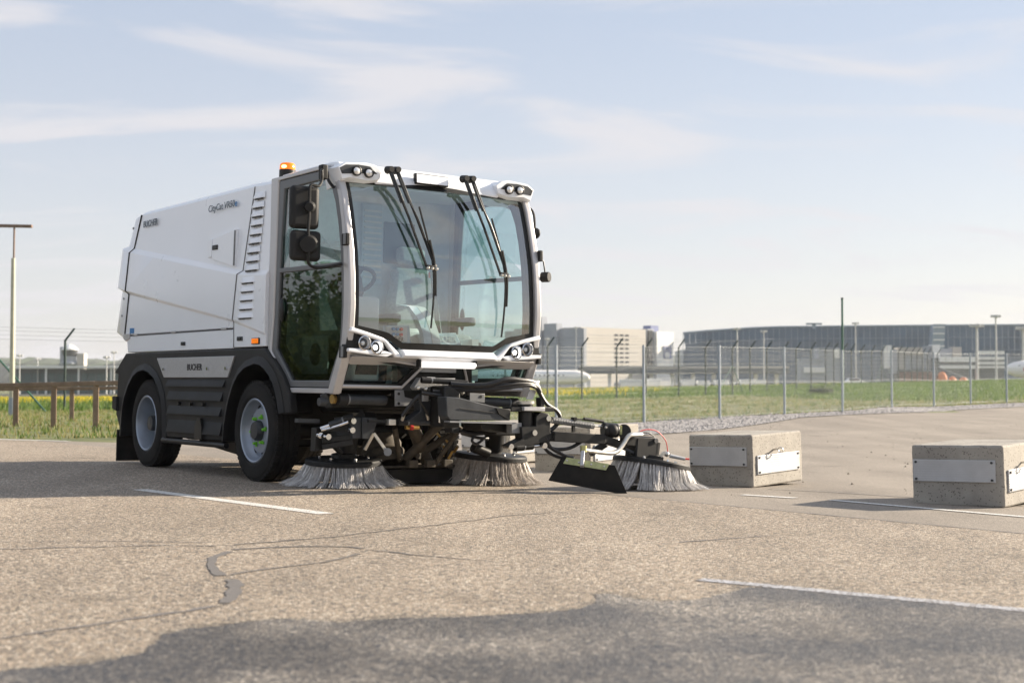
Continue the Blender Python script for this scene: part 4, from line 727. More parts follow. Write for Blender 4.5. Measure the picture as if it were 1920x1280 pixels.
# ---- near brush linkage
B().prism([(-0.648,0.525),(-0.55,0.534),(-0.546,0.377),(-0.617,0.378)],0,2.20,2.44).make('arm_box','grey_steel',sw,bev=.006)
B().prism([(-0.548,0.534),(-0.418,0.532),(-0.426,0.477),(-0.452,0.409),(-0.494,0.374),(-0.544,0.377)],0,2.30,2.45).make('arm_gusset','grey_steel',sw,bev=.004)
cylinder((2.46,-0.624,0.538),(2.36,-0.766,0.472),.026,'grey_steel',rod=(2.32,-0.818,0.448)); B().tube([(2.46,-0.667,0.499),(2.42,-0.728,0.47),(2.36,-0.769,0.449),(2.34,-0.824,0.437)],.012,8).make('linkage_rod','chrome',sw)
for a_,b_ in (((2.3,-0.794,0.436),(2.4,-0.593,0.462)),((2.3,-0.792,0.358),(2.4,-0.591,0.392)),((2.3,-0.791,0.311),(2.4,-0.59,0.353))): B().bar(a_,b_,.05,.04).make('parallel_link','black_metal',sw,bev=.004)
B().prism([(-0.832,0.451),(-0.771,0.459),(-0.767,0.29),(-0.837,0.279)],0,2.20,2.28).make('link_plate','black_metal',sw,bev=.004)
for p in ((2.36,-0.777,0.389),(2.46,-0.634,0.44),(2.47,-0.633,0.507),(2.3,-0.811,0.397)): B().cyl(Vector(p)-Vector((.03,0,0)),Vector(p)+Vector((.012,0,0)),.022,n=12).make('pivot_bolt','chrome',sw)
B().cyl((2.1,-0.633,0.35),(2.1,-0.522,0.253),.02).make('brush_link','black_metal',sw); B().bar((2.25,-0.978,0.504),(2.25,-0.805,0.501),.06,.03).make('guard_bar','grey_steel',sw)
va=(2.5,-0.476,0.418)
B().bar(va,(2.46,-0.524,0.296),.022,.012,(1,0,0)).make('stay_rod','zinc',sw); B().bar(va,(2.5,-0.362,0.284),.022,.012,(1,0,0)).make('stay_rod','zinc',sw); B().cyl((2.47,-0.335,0.279),(2.53,-0.371,0.282),.030,n=10).make('stay_nut','grey_light',sw)
cylinder((2.62,-0.343,0.504),(2.66,-0.064,0.502),.022,'grey_steel',rod=(2.68,0.093,0.495)); B().box((2.6,-0.39,0.503),(.05,.06,.045)).make('rod_fork','zinc',sw,bev=.004); B().bar((2.55,-0.554,0.509),(2.58,-0.401,0.506),.03,.02).make('rod_link','black_metal',sw)
B().prism([(0.07,0.515),(0.146,0.511),(0.148,0.424),(0.081,0.428)],0,2.60,2.70).make('rod_anchor','grey_steel',sw,bev=.004)
for a_,b_ in (((2.66,-0.331,0.52),(2.69,-0.336,0.556)),((2.68,-0.119,0.526),(2.7,-0.146,0.569))): B().cyl(a_,b_,.012).make('hose_fitting','zinc',sw)
for k,px in enumerate((765,777)): B().cyl((2.45,-0.176,0.46),(2.45,-0.059,0.46),.016,n=12).make('pipe_fitting','brass',sw) if k==0 else B().cyl((2.46,-0.14,0.46),(2.46,-0.117,0.46),.02,n=12).make('pipe_nut','red_plastic',sw)
# suction mouth and pipes below the cab
sm=B().prism([(1.72,.015),(2.02,.015),(2.05,.05),(2.05,.115),(1.95,.125),(1.72,.125)],1,-.10,.52).make('suction_mouth','dirty_iron',sw,bev=.012)
B().box((1.86,.22,.14),(.32,.74,.02)).make('mouth_lid','dirty_iron',sm,bev=.004); B().box((2.06,.2,.07),(.015,.60,.10)).make('mouth_flap','rubber',sm)
sb=B(); sb.lathe([(.17,0),(.18,.04),(.155,.07),(.17,.11),(.15,.14),(.16,.18),(.14,.24)],(1.88,.0,.13),(-.45,0,.9),24); sb.make('suction_bellows','dirty_iron',sw)
for (a_,b_,r_) in (((2.15,.05,.5),(1.95,.34,.16),.05),((2.22,.30,.50),(2.0,.10,.20),.035),((2.10,.52,.42),(2.02,.18,.22),.03),((2.2,-.12,.45),(2.05,.02,.2),.022),((2.30,.42,.46),(2.12,.30,.16),.018)): B().cyl(a_,b_,r_,n=12).make('linkage_pipe','dirty_iron',sw)
for k in range(14): q=Vector((2.08+random.uniform(-.05,.12),random.uniform(-.05,.5),random.uniform(.16,.46))); B().cyl(q,q+Vector((random.uniform(-.03,.05),random.uniform(-.05,.05),random.uniform(.02,.07))),random.uniform(.006,.012),n=8).make('fitting','zinc' if k%2 else 'brass',sw)
for k in range(3): B().box((2.14,.08+.16*k,.17),(.05,.08,.06)).make('mouth_bracket','dirty_iron',sm,bev=.006)
# ---- brushes
def brush(c,zd,Rd,Rb,tilt,bm_name,n,label,m='bristle'):
    rot=Matrix.Rotation(tilt[1],3,'Y')@Matrix.Rotation(tilt[0],3,'X'); C=Vector((c[0],c[1],zd))
    d=B(); d.lathe([(.001,.022),(Rd*.45,.022),(Rd*.5,.016),(Rd*.97,.012),(Rd,.0),(Rd,-.028),(.001,-.028)],C,rot@Vector((0,0,1)),44); o=d.make('round_brush','dark_plastic',sw,ang=30); o['label']=label
    B().lathe([(.09,.02),(.09,.05),(.05,.06),(.05,.16),(.001,.16)],C,rot@Vector((0,0,1)),20).make('brush_motor','black_metal',o)
    for k in range(6): a=k*math.pi/3; q=C+rot@Vector((math.cos(a)*Rd*.62,math.sin(a)*Rd*.62,.014)); B().cyl(q,q+rot@Vector((0,0,.018)),.012,n=8).make('disc_bolt','chrome',o)
    V=[];Fc=[]; TL=[random.gauss(0,.055) for _ in range(64)]; TR=[random.gauss(0,.02) for _ in range(64)]
    for i in range(n):
        tuft=random.randrange(64); row=random.random(); a=2*math.pi*tuft/64+random.gauss(0,.020)+row*.05; r0=Rd*(.80+.17*row); sp_=random.gauss(0,.07)+TL[tuft]*2; rb=Rb*(.84+.19*row)+random.gauss(0,.014)+TR[tuft]
        p0=C+rot@Vector((math.cos(a)*r0,math.sin(a)*r0,-.02)); a2=a+sp_*.5-.06; pe=Vector((c[0]+math.cos(a2)*rb,c[1]+math.sin(a2)*rb,.004+abs(random.gauss(0,.006))))
        down=rot@Vector((0,0,-1)); pm=p0.lerp(pe,.5)+ (down*.035) + Vector((math.cos(a),math.sin(a),0))*(-.012); pm2=p0.lerp(pe,.25)+down*.030
        ch=[p0,pm2,pm,pe]; base=len(V); t=Vector((-math.sin(a),math.cos(a),0)); wd_=random.uniform(.0014,.0032)
        for k,p in enumerate(ch):
            ww=wd_*(1 if k<3 else .6); u=Vector((math.cos(a),math.sin(a),.5)).normalized()
            V+= [p-t*ww,p+t*ww,p+u*ww*1.2]
        for k in range(3):
            for e in range(3): Fc.append((base+3*k+e,base+3*k+(e+1)%3,base+3*k+3+(e+1)%3,base+3*k+3+e))
    bo=raw('bristles',m,V,Fc,o,kind='stuff'); return o
brush((1.97,-.43),.195,.295,.425,(R(1.5),R(3)),'',1600,'near round brush with pale bristles beside the front wheel')
brush((2.08,.86),.225,.297,.415,(R(-2),R(3.5)),'',1600,'middle round brush with sunlit grey disc in front of the far wheel','bristle_tan')
brush((3.03,1.755),.205,.31,.42,(R(-8.5),R(1.0)),'',1700,'tilted third brush carried out on the long arm behind the deflector plate')
B().cyl((2.02,-.43,.25),(2.02,-.43,.42),.07,.09).make('brush_drive','black_metal',sw); B().box((2.08,-.43,.42),(.26,.22,.10)).make('brush_bracket','black_metal',sw,bev=.01)
B().cyl((2.13,.86,.27),(2.16,.84,.42),.075,.085).make('brush_drive','black_metal',sw); B().box((2.3,.72,.45),(.5,.28,.10)).make('brush_bracket','black_metal',sw,bev=.01); B().cyl((2.3,0.538,0.302),(2.3,0.681,0.25),.04).make('drive_pipe','black_metal',sw)
B().bar((2.30,-.40,.56),(2.1,-.42,.43),.10,.08).make('brush_hanger','black_metal',sw)
# ------------------------------------------------------------------ chain link fence beside the pavement
def wires(segs,r):
    # many thin three-sided wires, vectorised: segs (n,2,3)
    s=np.asarray(segs,float); d=s[:,1]-s[:,0]; d/=np.linalg.norm(d,axis=1)[:,None]; u=np.cross(d,np.array([.31,.87,.37])); u/=np.linalg.norm(u,axis=1)[:,None]; v=np.cross(d,u)
    P=[]
    for e in (0,1):
        for k in range(3): a=2*math.pi*k/3; P.append(s[:,e]+(u*math.cos(a)+v*math.sin(a))*r)
    V=np.stack(P,1).reshape(-1,3); b=np.arange(len(s))[:,None]*6; F=np.concatenate([b+np.array([[k,(k+1)%3,3+(k+1)%3,3+k]]) for k in range(3)],0); return V,F
FP=[(-3.6,30.9),(-1.2,33.1),(1.09,35.1),(3.43,37.0),(5.69,39.0),(8.1,42.3),(10.77,46.4),(13.42,50.3),(15.68,52.9),(17.92,55.6),(19.95,57.4),(22.4,59.6)]
cf=empty('chain_link_fence',(FP[2][0],FP[2][1],h(*FP[2]))); tag(cf,'low silver chain link fence on round grey posts along the gravel','fence')
def cl(v): return (v[0]-FP[2][0],v[1]-FP[2][1],v[2]-cf.location.z)
pm=None
for (x,y) in FP:
    z=h(x,y)
    if pm is None:
        p=B().cyl((0,0,-.1),(0,0,2.02),.036,n=14).make('fence_post','galv',cf); pm=p.data
    else: p=bpy.data.objects.new('fence_post',pm); col.objects.link(p); p.parent=cf
    p.location=cl((x,y,z)); p.rotation_euler=(0,random.uniform(-.006,.002),0)
seg=[]; cel=.062
for (a,b) in zip(FP,FP[1:]):
    a=np.array(a);b=np.array(b); Ln=np.linalg.norm(b-a); n=int(Ln/cel); m=int(1.92/cel)
    for k in range(n):
        t=np.array([(k+(j&1))/n for j in range(m+1)]); xy=a+(b-a)*t[:,None]; zg=h(*a)+(h(*b)-h(*a))*t; pts=np.stack([xy[:,0]-FP[2][0],xy[:,1]-FP[2][1],zg+.06+np.arange(m+1)*cel-cf.location.z],1); seg.append(np.stack([pts[:-1],pts[1:]],1))
V,F=wires(np.concatenate(seg),.0027); raw('wire_mesh','galv_wire',V,F,cf,kind='stuff')
for zz in (.08,.98,1.97):
    for (a,b) in zip(FP,FP[1:]):
        A=cl((*a,h(*a)+zz)); Bq=cl((*b,h(*b)+zz)); V,F=wires([[A,Bq]],.0035); raw('tension_wire','galv_wire',V,F,cf)
# ------------------------------------------------------------------ green security fence
GP=[(-19.6,45.6),(-17.5,47.3),(-15.4,49),(-13.2,50.8),(-11,52.7),(-8.8,54.6),(-6.6,56.6),(-4.4,58.6),(-2.2,60.5),(-.3,62.2),(1.6,64),(3.2,65.2),(4.9,66.6),(6.4,68),(8.2,70),(9.8,72),(11.5,74.2),(12.7,75.9),(13.9,77.6),(15.2,79.6),(16.3,81.6),(17.7,84.2),(19.4,88),(20.7,91.5),(21.9,94),(22.9,96),(24.2,98.6),(25.4,100.4),(26.5,102),(27.7,104),(28.8,106),(29.8,108),(30.9,110),(31.9,112),(32.9,114),(33.9,116),(35.3,118)]
gf=empty('security_fence',(1.6,64,h(1.6,64))); tag(gf,'dark green security fence with posts bent at the top and barbed wire','fence')
gl=lambda v:(v[0]-1.6,v[1]-64,v[2]-gf.location.z)
pm=None
for (x,y) in GP:
    if pm is None:
        p=B().tube([(0,0,-.1),(0,0,2.44)],.042,10).cyl((0,0,2.42),(.30,.06,2.84),.036,n=8).make('fence_post','fence_green',gf); pm=p.data
    else: p=bpy.data.objects.new('fence_post',pm); col.objects.link(p); p.parent=gf
    p.location=gl((x,y,h(x,y)))
for i in (16,28):
    x,y=GP[i]
    for s in (-1,1):
        j=i+s; a=Vector(gl((x,y,h(x,y)+1.55))); c=GP[j]; b=Vector(gl((x+(c[0]-x)*.62,y+(c[1]-y)*.62,h(*c)))); B().cyl(a,b,.024,n=8).make('brace','fence_green_light',gf)
B().cyl(gl((-16.951,46.5,1.812)),gl((-15.222,46.5,-0.104)),.033,n=8).make('brace','fence_green_light',gf)
seg=[]; cel=.10
for (a,b) in zip(GP,GP[1:]):
    a=np.array(a);b=np.array(b); n=int(np.linalg.norm(b-a)/cel); m=24
    for k in range(n):
        t=np.array([(k+(j&1))/n for j in range(m+1)]); xy=a+(b-a)*t[:,None]; zg=h(*a)+(h(*b)-h(*a))*t; pts=np.stack([xy[:,0]-1.6,xy[:,1]-64,zg+.04+np.arange(m+1)*cel-gf.location.z],1); seg.append(np.stack([pts[:-1],pts[1:]],1))
V,F=wires(np.concatenate(seg),.0012); raw('wire_mesh','fence_green',V,F,gf,kind='stuff')
for (dx,zz) in ((0,2.42),(.1,2.56),(.2,2.70),(.29,2.82),(0,1.6),(0,.8)):
    for (a,b) in zip(GP,GP[1:]): V,F=wires([[gl((a[0]+dx,a[1]+dx*.2,h(*a)+zz)),gl((b[0]+dx,b[1]+dx*.2,h(*b)+zz))]],.004); raw('barbed_wire' if zz>2 else 'line_wire','fence_green',V,F,gf)
# ------------------------------------------------------------------ wooden rails, poles on the left
def rail(name,label,P,posts,hz,w,m):
    o=empty(name,(P[0][0],P[0][1],h(P[0][0],P[0][1]))); tag(o,label,'fence'); L0=Vector(o.location)
    for a,b in zip(P,P[1:]): B().bar(Vector(a)-L0,Vector(b)-L0,w*1.5,w).make('top_rail',m,o,bev=.012)
    for (x,y,zt) in posts: zb=h(x,y); B().box((x-L0.x,y-L0.y,(zt+zb-.1)/2-L0.z),(w*1.12,w*1.12,zt-zb+.1),Matrix.Rotation(.4,3,'Z')).make('rail_post',m,o,bev=.01)
    return o
A0=(-10.092,26.4,0.729); A1=(-9.132,26.2,0.743); A2=(-8.37,26,0.758); A3=(-7.542,25.8,0.777); A4=(-6.697,25.6,0.791); A5=(-5.855,25.4,0.804)
rail('wooden_railing','weathered brown wooden railing on square posts at the roadside',[A0,A1,A2,A3,A4,A5],[(p[0],p[1],p[2]-.03) for p in (A0,A1,A2,A3,A4,A5)],.9,.085,'wood_rail')
C0=(-12.367,33,0.658); C1=(-10.203,33,0.677); C2=(-8.162,33,0.695)
rail('wooden_railing','lower wooden railing showing beneath the roadside rail, farther back',[C0,C1,C2],[(p[0],p[1],p[2]-.03) for p in (C0,C1,C2)],.8,.085,'wood_rail')
tb=(-14.054,40,0.07); tt=(-14.087,40,4.335); tu=(-14.089,40,5.24)
tp=empty('tall_pole',(tb[0],tb[1],h(tb[0],tb[1]))); tag(tp,'tall pale pole with a rusty crossbar at its top, left edge','pole')
zt=tt[2]-tp.location.z; zu=tu[2]-tp.location.z
B().cyl((0,0,-.1),(0,0,zt),.075,.06,12).make('shaft','pole_pale',tp); B().cyl((.01,0,zt-.02),(.015,0,zu),.026,n=10).make('upper_shaft','steel_brown',tp); B().bar((-.95,0,zu+.02),(.52,0,zu-.005),.11,.085).make('crossbar','steel_brown',tp,bev=.01); B().cyl((0,0,-.1),(0,0,.5),.09,n=12).make('base_collar','galv',tp)
gp=(13.017,56,4.203); gb=h(gp[0],gp[1])
tp=empty('tall_pole',(gp[0],gp[1],gb)); tag(tp,'slim tall green pole rising above the fence, right of the middle','pole'); B().cyl((0,0,-.1),(0,0,gp[2]-gb),.05,.042,10).make('shaft','fence_green_light',tp)
B().cyl((0,0,gp[2]-gb-.03),(0,0,gp[2]-gb+.02),.055,n=10).make('pole_cap','fence_green',tp)
# ------------------------------------------------------------------ grass, flowers
def blades(name,label,m,xy,hmin,hmax,wd,lean=.35,per=3,spread=.08):
    n=len(xy); xy=np.repeat(xy,per,0)+np.random.normal(0,spread,(n*per,2)); N_=len(xy); z=H(xy[:,0],xy[:,1]); hh=np.random.uniform(hmin,hmax,N_); a=np.random.uniform(0,2*math.pi,N_); w=wd*np.random.uniform(.6,1.3,N_)
    b=np.stack([xy[:,0],xy[:,1],z-.01],1); t=np.stack([np.cos(a)*w,np.sin(a)*w,np.zeros(N_)],1); la=np.random.uniform(0,2*math.pi,N_); tip=b+np.stack([np.cos(la)*hh*lean*np.random.rand(N_),np.sin(la)*hh*lean*np.random.rand(N_),hh],1)
    V=np.stack([b-t,b+t,tip],1).reshape(-1,3); F=np.arange(3*N_).reshape(-1,3); o=raw(name,m,V,F,kind='stuff'); o['label']=label; o['category']='grass'; return o
def scatter(n,x0,x1,y0,y1,test):
    p=np.random.uniform((x0,y0),(x1,y1),(n,2)); return p[test(p[:,0],p[:,1])]
fx=np.array([p[0] for p in FP]); fy=np.array([p[1] for p in FP]); gxs=np.array([p[0] for p in GP]); gys=np.array([p[1] for p in GP])
inview=lambda x,y:np.abs(x)<.385*y+1
fl=lambda x:np.interp(x,fx,fy); ge=lambda x:np.interp(x,gxs,gys); fl_l=lambda x:np.interp(x,[-30,-14,-7,-5.2,-2,.6,3.0,7.6,13,19.3,24.6,40],[26,21.5,19.6,21,28,34.3,36.8,42,50,56.3,61,72])
near_g=scatter(26000,-24,34,19,70,lambda x,y:inview(x,y)&(y>fl_l(x)+.1)&(y<ge(x)+1))
blades('dry_grass','short sun-bleached grass between the road and the fences','grass_dry',near_g,.04,.12,.012,.6,4,.12)
blades('green_grass','patchy green grass on the verge and between the fences','grass_green',near_g[::2]+.03,.04,.13,.012,.5,4,.10)
tuft=scatter(60000,-24,30,19,66,lambda x,y:inview(x,y)&(y>fl_l(x)-.05)&(y<fl_l(x)+.8)); blades('verge_tufts','ragged green tufts along the pavement edge and fence foot','grass_green',tuft[::2],.03,.11,.012,.8,4,.06); blades('verge_straw','dry straw coloured tufts mixed into the pavement edge','grass_dry',tuft[1::2],.03,.11,.012,.8,4,.06)
far_g=scatter(42000,-50,60,45,122,lambda x,y:inview(x,y)&(y>np.minimum(ge(x)-1.5,fl_l(x)+np.interp(x,[6,14,20],[60,9,3.5])))); blades('tall_grass','taller deep green grass behind the green fence','grass_deep',far_g[::2],.12,.28,.03,.6,3,.25); blades('tall_grass','bright green meadow grass rising behind the green fence','grass_green',far_g+.2,.12,.28,.03,.6,3,.3)
fp_=scatter(9000,-50,26,62,121,lambda x,y:inview(x,y)&(y>ge(x)+8)&((np.sin(x*.21+1)+np.sin(y*.3)+np.sin(x*.07+y*.11))>.35)); fo=blades('yellow_flowers','band of small yellow wild flowers in the meadow','flower_yellow',fp_,.2,.36,.03,.5,3,.3); fo['category']='flowers'
fq=scatter(1300,-50,-12,75,121,lambda x,y:inview(x,y)); fo=blades('yellow_flowers','dense yellow flower band in the meadow at the far left','flower_yellow',fq,.2,.36,.04,.5,3,.3); fo['category']='flowers'
wd_=near_g[np.random.choice(len(near_g),300,replace=False)]; blades('weeds','scattered taller weed clumps in the dry grass','grass_deep',wd_,.08,.2,.014,.8,9,.06)
# gravel stones by the fence foot
def stones(n):
    p=scatter(n,-5,26,19,61,lambda x,y:(y<fl_l(x)+.2)&inpoly(x,y,[(-5.3,18.95),(-1.5,22),(2.4,27.3),(8,39.5),(14.5,49),(18.7,53),(25,58.5),(24.6,61.2),(19.3,56.6),(13,50.3),(7.6,42.2),(3,37.0),(.6,34.5),(-2,28),(-5.2,21)]).astype(bool)); z=H(p[:,0],p[:,1])+.014; r=np.random.uniform(.012,.034,len(p)); O=np.array([(1,0,0),(0,1,0),(-1,0,0),(0,-1,0),(0,0,.8),(0,0,-.4)]); T=np.array([(0,1,4),(1,2,4),(2,3,4),(3,0,4)])
    V=(np.stack([p[:,0],p[:,1],z],1)[:,None,:]+O[None]*r[:,None,None]*np.random.uniform(.6,1.4,(len(p),6,1))).reshape(-1,3); F=(np.arange(len(p))[:,None,None]*6+T[None]).reshape(-1,3); o=raw('gravel_stones','gravel',V,F,kind='stuff'); o['label']='loose grey gravel stones along the fence'; o['category']='gravel'
stones(60000)
# bits of dirt on the pavement
dp=scatter(500,1,16,9,38,lambda x,y:inview(x,y)&(x>y*.02)); V=[];F=[]
for (x,y) in dp:
    r=random.choice((.006,.008,.012,.018)); z=h(x,y)-.001; b=len(V); V+=[(x+r,y,z),(x-r*.4,y+r,z),(x-r*.7,y-r*.6,z),(x,y,z+r)]; F+=[(b,b+1,b+3),(b+1,b+2,b+3),(b+2,b,b+3)]
o=raw('loose_dirt','dirty_iron',V,F,kind='stuff'); o['label']='scattered crumbs of dirt on the smooth pavement'; o['category']='dirt'
# ------------------------------------------------------------------ trees
def tree(label,loc,hh,lumps,nleaf,lsize,name='leafy_tree',tr=.12,seed=1):
    rnd=random.Random(seed); o=empty(name,loc); tag(o,label,'tree'); top=max(c[2] for c,r in lumps)
    t=B(); t.tube([(0,0,-.1),(.05,.02,hh*.35),(-.04,.05,hh*.65),(0,0,top)],[tr,tr*.8,tr*.6,tr*.3],8,3); tk=t.make('trunk','bark',o)
    for c,r in lumps: z0=min(hh*.7,c[2]*.75); B().tube([(0,0,z0),(c[0]*.5,c[1]*.5,(z0+c[2])/2),c],[tr*.4,tr*.28,tr*.1],6,2).make('limb','bark',tk)
    V=[]; tot=sum(r**2 for c,r in lumps)
    for c,r in lumps:
        for i in range(int(nleaf*r*r/tot)):
            u=Vector((rnd.gauss(0,1),rnd.gauss(0,1),rnd.gauss(0,1))).normalized()*r*(rnd.random()**.45)*(1+.25*math.sin(i*.37)); u.z*=.85; p=Vector(c)+u; a=Vector((rnd.gauss(0,1),rnd.gauss(0,1),rnd.gauss(0,.6))).normalized(); b=a.orthogonal().normalized(); s=lsize*rnd.uniform(.6,1.4); V+=[p-a*s*.5,p+b*s*.32,p+a*s*.6,p-b*s*.32]
    raw('crown','leaf',V,np.arange(len(V)).reshape(-1,4),o,kind=None); return o
# bushes left of the picture, mirrored in the door glass
def rl(n,R_,z0,z1,seed):
    r=random.Random(seed); return [((r.uniform(-R_,R_),r.uniform(-R_,R_),r.uniform(z0,z1)),r.uniform(.6,1.1)) for _ in range(n)]
for i,(x,y,n,z1,lab) in enumerate(((-15.5,18.6,14,2.3,'leafy green tree beyond the left edge, mirrored in the sweeper door'),(-12.2,16.4,10,1.3,'round bush beyond the left edge, mirrored low in the sweeper door'),(-19.5,21.8,14,2.6,'second leafy tree beyond the left edge, behind the bush'))): tree(lab,(x,y,h(x,y)),z1*.6,rl(n+4,2.2,.5,z1,10+i),15000,.10,'leafy_tree',.14,20+i)
# dark shrub pile in the meadow
q=(15.675,72,0.363); tree('low dark shrub heap in the grass behind the chain link fence',(q[0],q[1],h(q[0],q[1])),.2,[((-.4,0,.2),.28),((0,.1,.22),.3),((.4,0,.18),.26)],1500,.07,'low_shrub',.02,9)['category']='shrub'
# ------------------------------------------------------------------ airport buildings
def fbox(p0,p1,dep,name,m,parent,bev=0): return B().box(((p0[0]+p1[0])/2,p0[1]+dep/2,(p0[2]+p1[2])/2),(abs(p1[0]-p0[0]),dep,abs(p0[2]-p1[2]))).make(name,m,parent,bev=bev)
# cargo block, corner towards us
cx_,cy_=(18.538,380,16.677)[0],380; zt=(18.538,380,16.677)[2]; bz=-1.6
cbd=empty('cargo_building',(cx_,cy_,bz),math.atan2(.66,.75)); tag(cbd,'pale concrete block building with small windows left of the glass hall','building')
Hh=zt-bz
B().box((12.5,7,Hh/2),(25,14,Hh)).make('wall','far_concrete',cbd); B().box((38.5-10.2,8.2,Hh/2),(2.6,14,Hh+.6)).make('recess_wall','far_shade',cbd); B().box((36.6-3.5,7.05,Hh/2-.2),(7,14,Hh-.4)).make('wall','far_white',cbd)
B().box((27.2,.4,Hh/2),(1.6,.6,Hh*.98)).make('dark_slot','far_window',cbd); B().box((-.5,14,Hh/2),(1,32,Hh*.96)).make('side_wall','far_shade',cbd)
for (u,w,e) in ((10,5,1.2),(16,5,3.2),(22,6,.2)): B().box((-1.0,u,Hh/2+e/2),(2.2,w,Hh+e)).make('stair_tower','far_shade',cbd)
B().box((33.5,6,Hh+.6),(3.2,3,1.8)).make('roof_plant','far_blue',cbd); B().box((33.8,-.08,Hh*.66),(3.4,.16,3.6)).make('wall_banner','far_blue',cbd); B().box((33.6,-.18,Hh*.62),(1.6,.1,1.5)).make('banner_print','far_white',cbd)
for r_ in range(8):
    for c_ in range(3): B().box((13.3+c_*2.1,-.02,Hh*.90-r_*1.22),(1.35,.12,.5)).make('window','far_window',cbd)
for k in range(7): B().box((11,-.03,Hh*.14+k*Hh*.125),(22,.05,.05)).make('panel_joint','far_shade',cbd)
# glass hall
gh0=(50.547,420,6.223); gh=empty('glass_hall',(gh0[0],420,-1.6)); tag(gh,'long dark blue glass hall with a grid of mullions behind the masts','building')
def gtop(px): return np.interp(px,[1270,1340,1440,1700,2040],[625,619,613,610.5,608])
cols_=[1281+11.3*k for k in range(59)]; rows_=6; pmz=None
wz=lambda py,d:.714+(725-py)*d/2667
for i,(a,b) in enumerate(zip(cols_,cols_[1:])):
    d=408; xa=(a-960)/2667*d-gh0[0]; xb=(b-960)/2667*d-gh0[0]; zt=wz(float(gtop((a+b)/2)),d)+1.6; zb=2.2
    lean=-.5*max(0,1-i/8)
    for r_ in range(5):
        z0=lerp(zb,zt,r_/5); z1=lerp(zb,zt,(r_+1)/5)
        if pmz is None: p=B().box((0,0,0),(1,.06,1)).make('pane','far_glass',gh); pmz=p.data
        else: p=bpy.data.objects.new('pane',pmz); col.objects.link(p); p.parent=gh
        p.location=((xa+xb)/2-(1-(r_+.5)/5)*max(0,3-i)*-.6,d-420,(z0+z1)/2); p.scale=(xb-xa-.13,1,z1-z0-.1); p.rotation_euler=(random.gauss(0,.012)-.02,0,random.gauss(.03,.02))
    for k in range(1): B().box((xa,d-420+.12,(zb+zt)/2),(.16,.04,zt-zb)).make('mullion','far_mullion',gh)
for r_ in range(6):
    pts=[]
    for i,a in enumerate(cols_[::4]+[cols_[-1]]): d=408; pts.append(((a-960)/2667*d-gh0[0],d-420+.1,lerp(2.2,wz(float(gtop(a)),d)+1.6,r_/5)))
    B().tube(pts,.06 if r_<5 else .3,5).make('transom' if r_<5 else 'roof_edge','far_mullion',gh)
pts0=(cols_[0]-960)/2667*408-gh0[0]; pts1=(cols_[-1]-960)/2667*408-gh0[0]
B().box(((pts0+pts1)/2,-1.5,6.6),(pts1-pts0,20,12.8)).make('core','far_glass',gh); B().box(((pts0+pts1)/2,-14,1.0),(pts1-pts0+20,6,2.2)).make('base_deck','far_dark',gh)
sa=(114.977,392,11.001); sb_=(118.426,392,17.917); B().loft([[(sa[0]-gh0[0],-30,sa[2]+1.6),(sb_[0]-gh0[0],-30,sa[2]+1.6),(sb_[0]-gh0[0],-27,sa[2]+1.6),(sa[0]-gh0[0],-27,sa[2]+1.6)],[(sa[0]-gh0[0]+.9,-30,sb_[2]+1.6),(sb_[0]-gh0[0]+.6,-30,sb_[2]+1.6),(sb_[0]-gh0[0]+.6,-27,sb_[2]+1.6),(sa[0]-gh0[0]+.9,-27,sb_[2]+1.6)]]).make('stair_tower','far_mullion',gh)
for k in range(4): z=lerp(sa[2],sb_[2],(k+.5)/4)+1.6; B().box(((sa[0]+sb_[0])/2-gh0[0]+.4,-30.1,z),(sb_[0]-sa[0]-.3,.1,.3)).make('stair_band','far_white',gh)
q=(84.966,400,18.419); B().bar((q[0]-2.2-gh0[0],-20,q[2]+1.6),(q[0]+2.2-gh0[0],-20,q[2]+1.6),.6,.5).make('radar_bar','far_mullion',gh); B().box((q[0]-gh0[0],-20,q[2]+.9),(.8,.6,1.4)).make('radar_mast','far_mullion',gh)
# viaduct in front of cargo block and hall
va0=(16.403,350,5.436); va1=(68.234,350,5.042); vd=empty('viaduct',(va0[0],350,-1.6)); tag(vd,'low grey road deck on columns across the foot of the airport buildings','viaduct')
B().box(((va1[0]-va0[0])/2,3,va0[2]+1.6-.75),(va1[0]-va0[0],6,1.5)).make('deck','far_dark',vd,bev=.1); B().box(((va1[0]-va0[0])/2,.1,va0[2]+1.75),(va1[0]-va0[0],.3,.5)).make('parapet','far_concrete',vd)
for k in range(10): B().box(((va1[0]-va0[0])*(k+.5)/10,3,(va0[2]+.2)/2),(.8,1.5,va0[2]+.2)).make('column','far_white',vd)
# white service buildings on the right
def service(name,label,boxes,d,cat='building'):
    o=None
    for (m,a,b,dep,off,nm) in boxes:
        if o is None: o=empty(name,(a[0],d,-1.6)); tag(o,label,cat)
        B().box(((a[0]+b[0])/2-o.location.x,off+dep/2,(a[2]+max(b[2],-1.6))/2+1.6),(abs(b[0]-a[0]),dep,a[2]-max(b[2],-1.6))).make(nm,m,o)
    return o
service('service_building','white service block with grey bays in front of the glass hall',[('far_white',(79.224,300,9.487),(80.083,300,4.649),3,0,'wall'),('far_shade',(80.116,300,8.587),(81.423,300,3.524),3,.3,'bay'),('far_concrete',(81.47,300,9.037),(87.645,300,7.461),4,0,'wall'),('far_concrete',(81.457,300,7.461),(82.668,300,4.424),4,.1,'pier'),('far_shade',(82.694,300,7.461),(87.617,300,4.424),3,.6,'bay'),('far_dark',(81.431,300,4.424),(89.932,300,-0.41),3,.4,'base')],300)
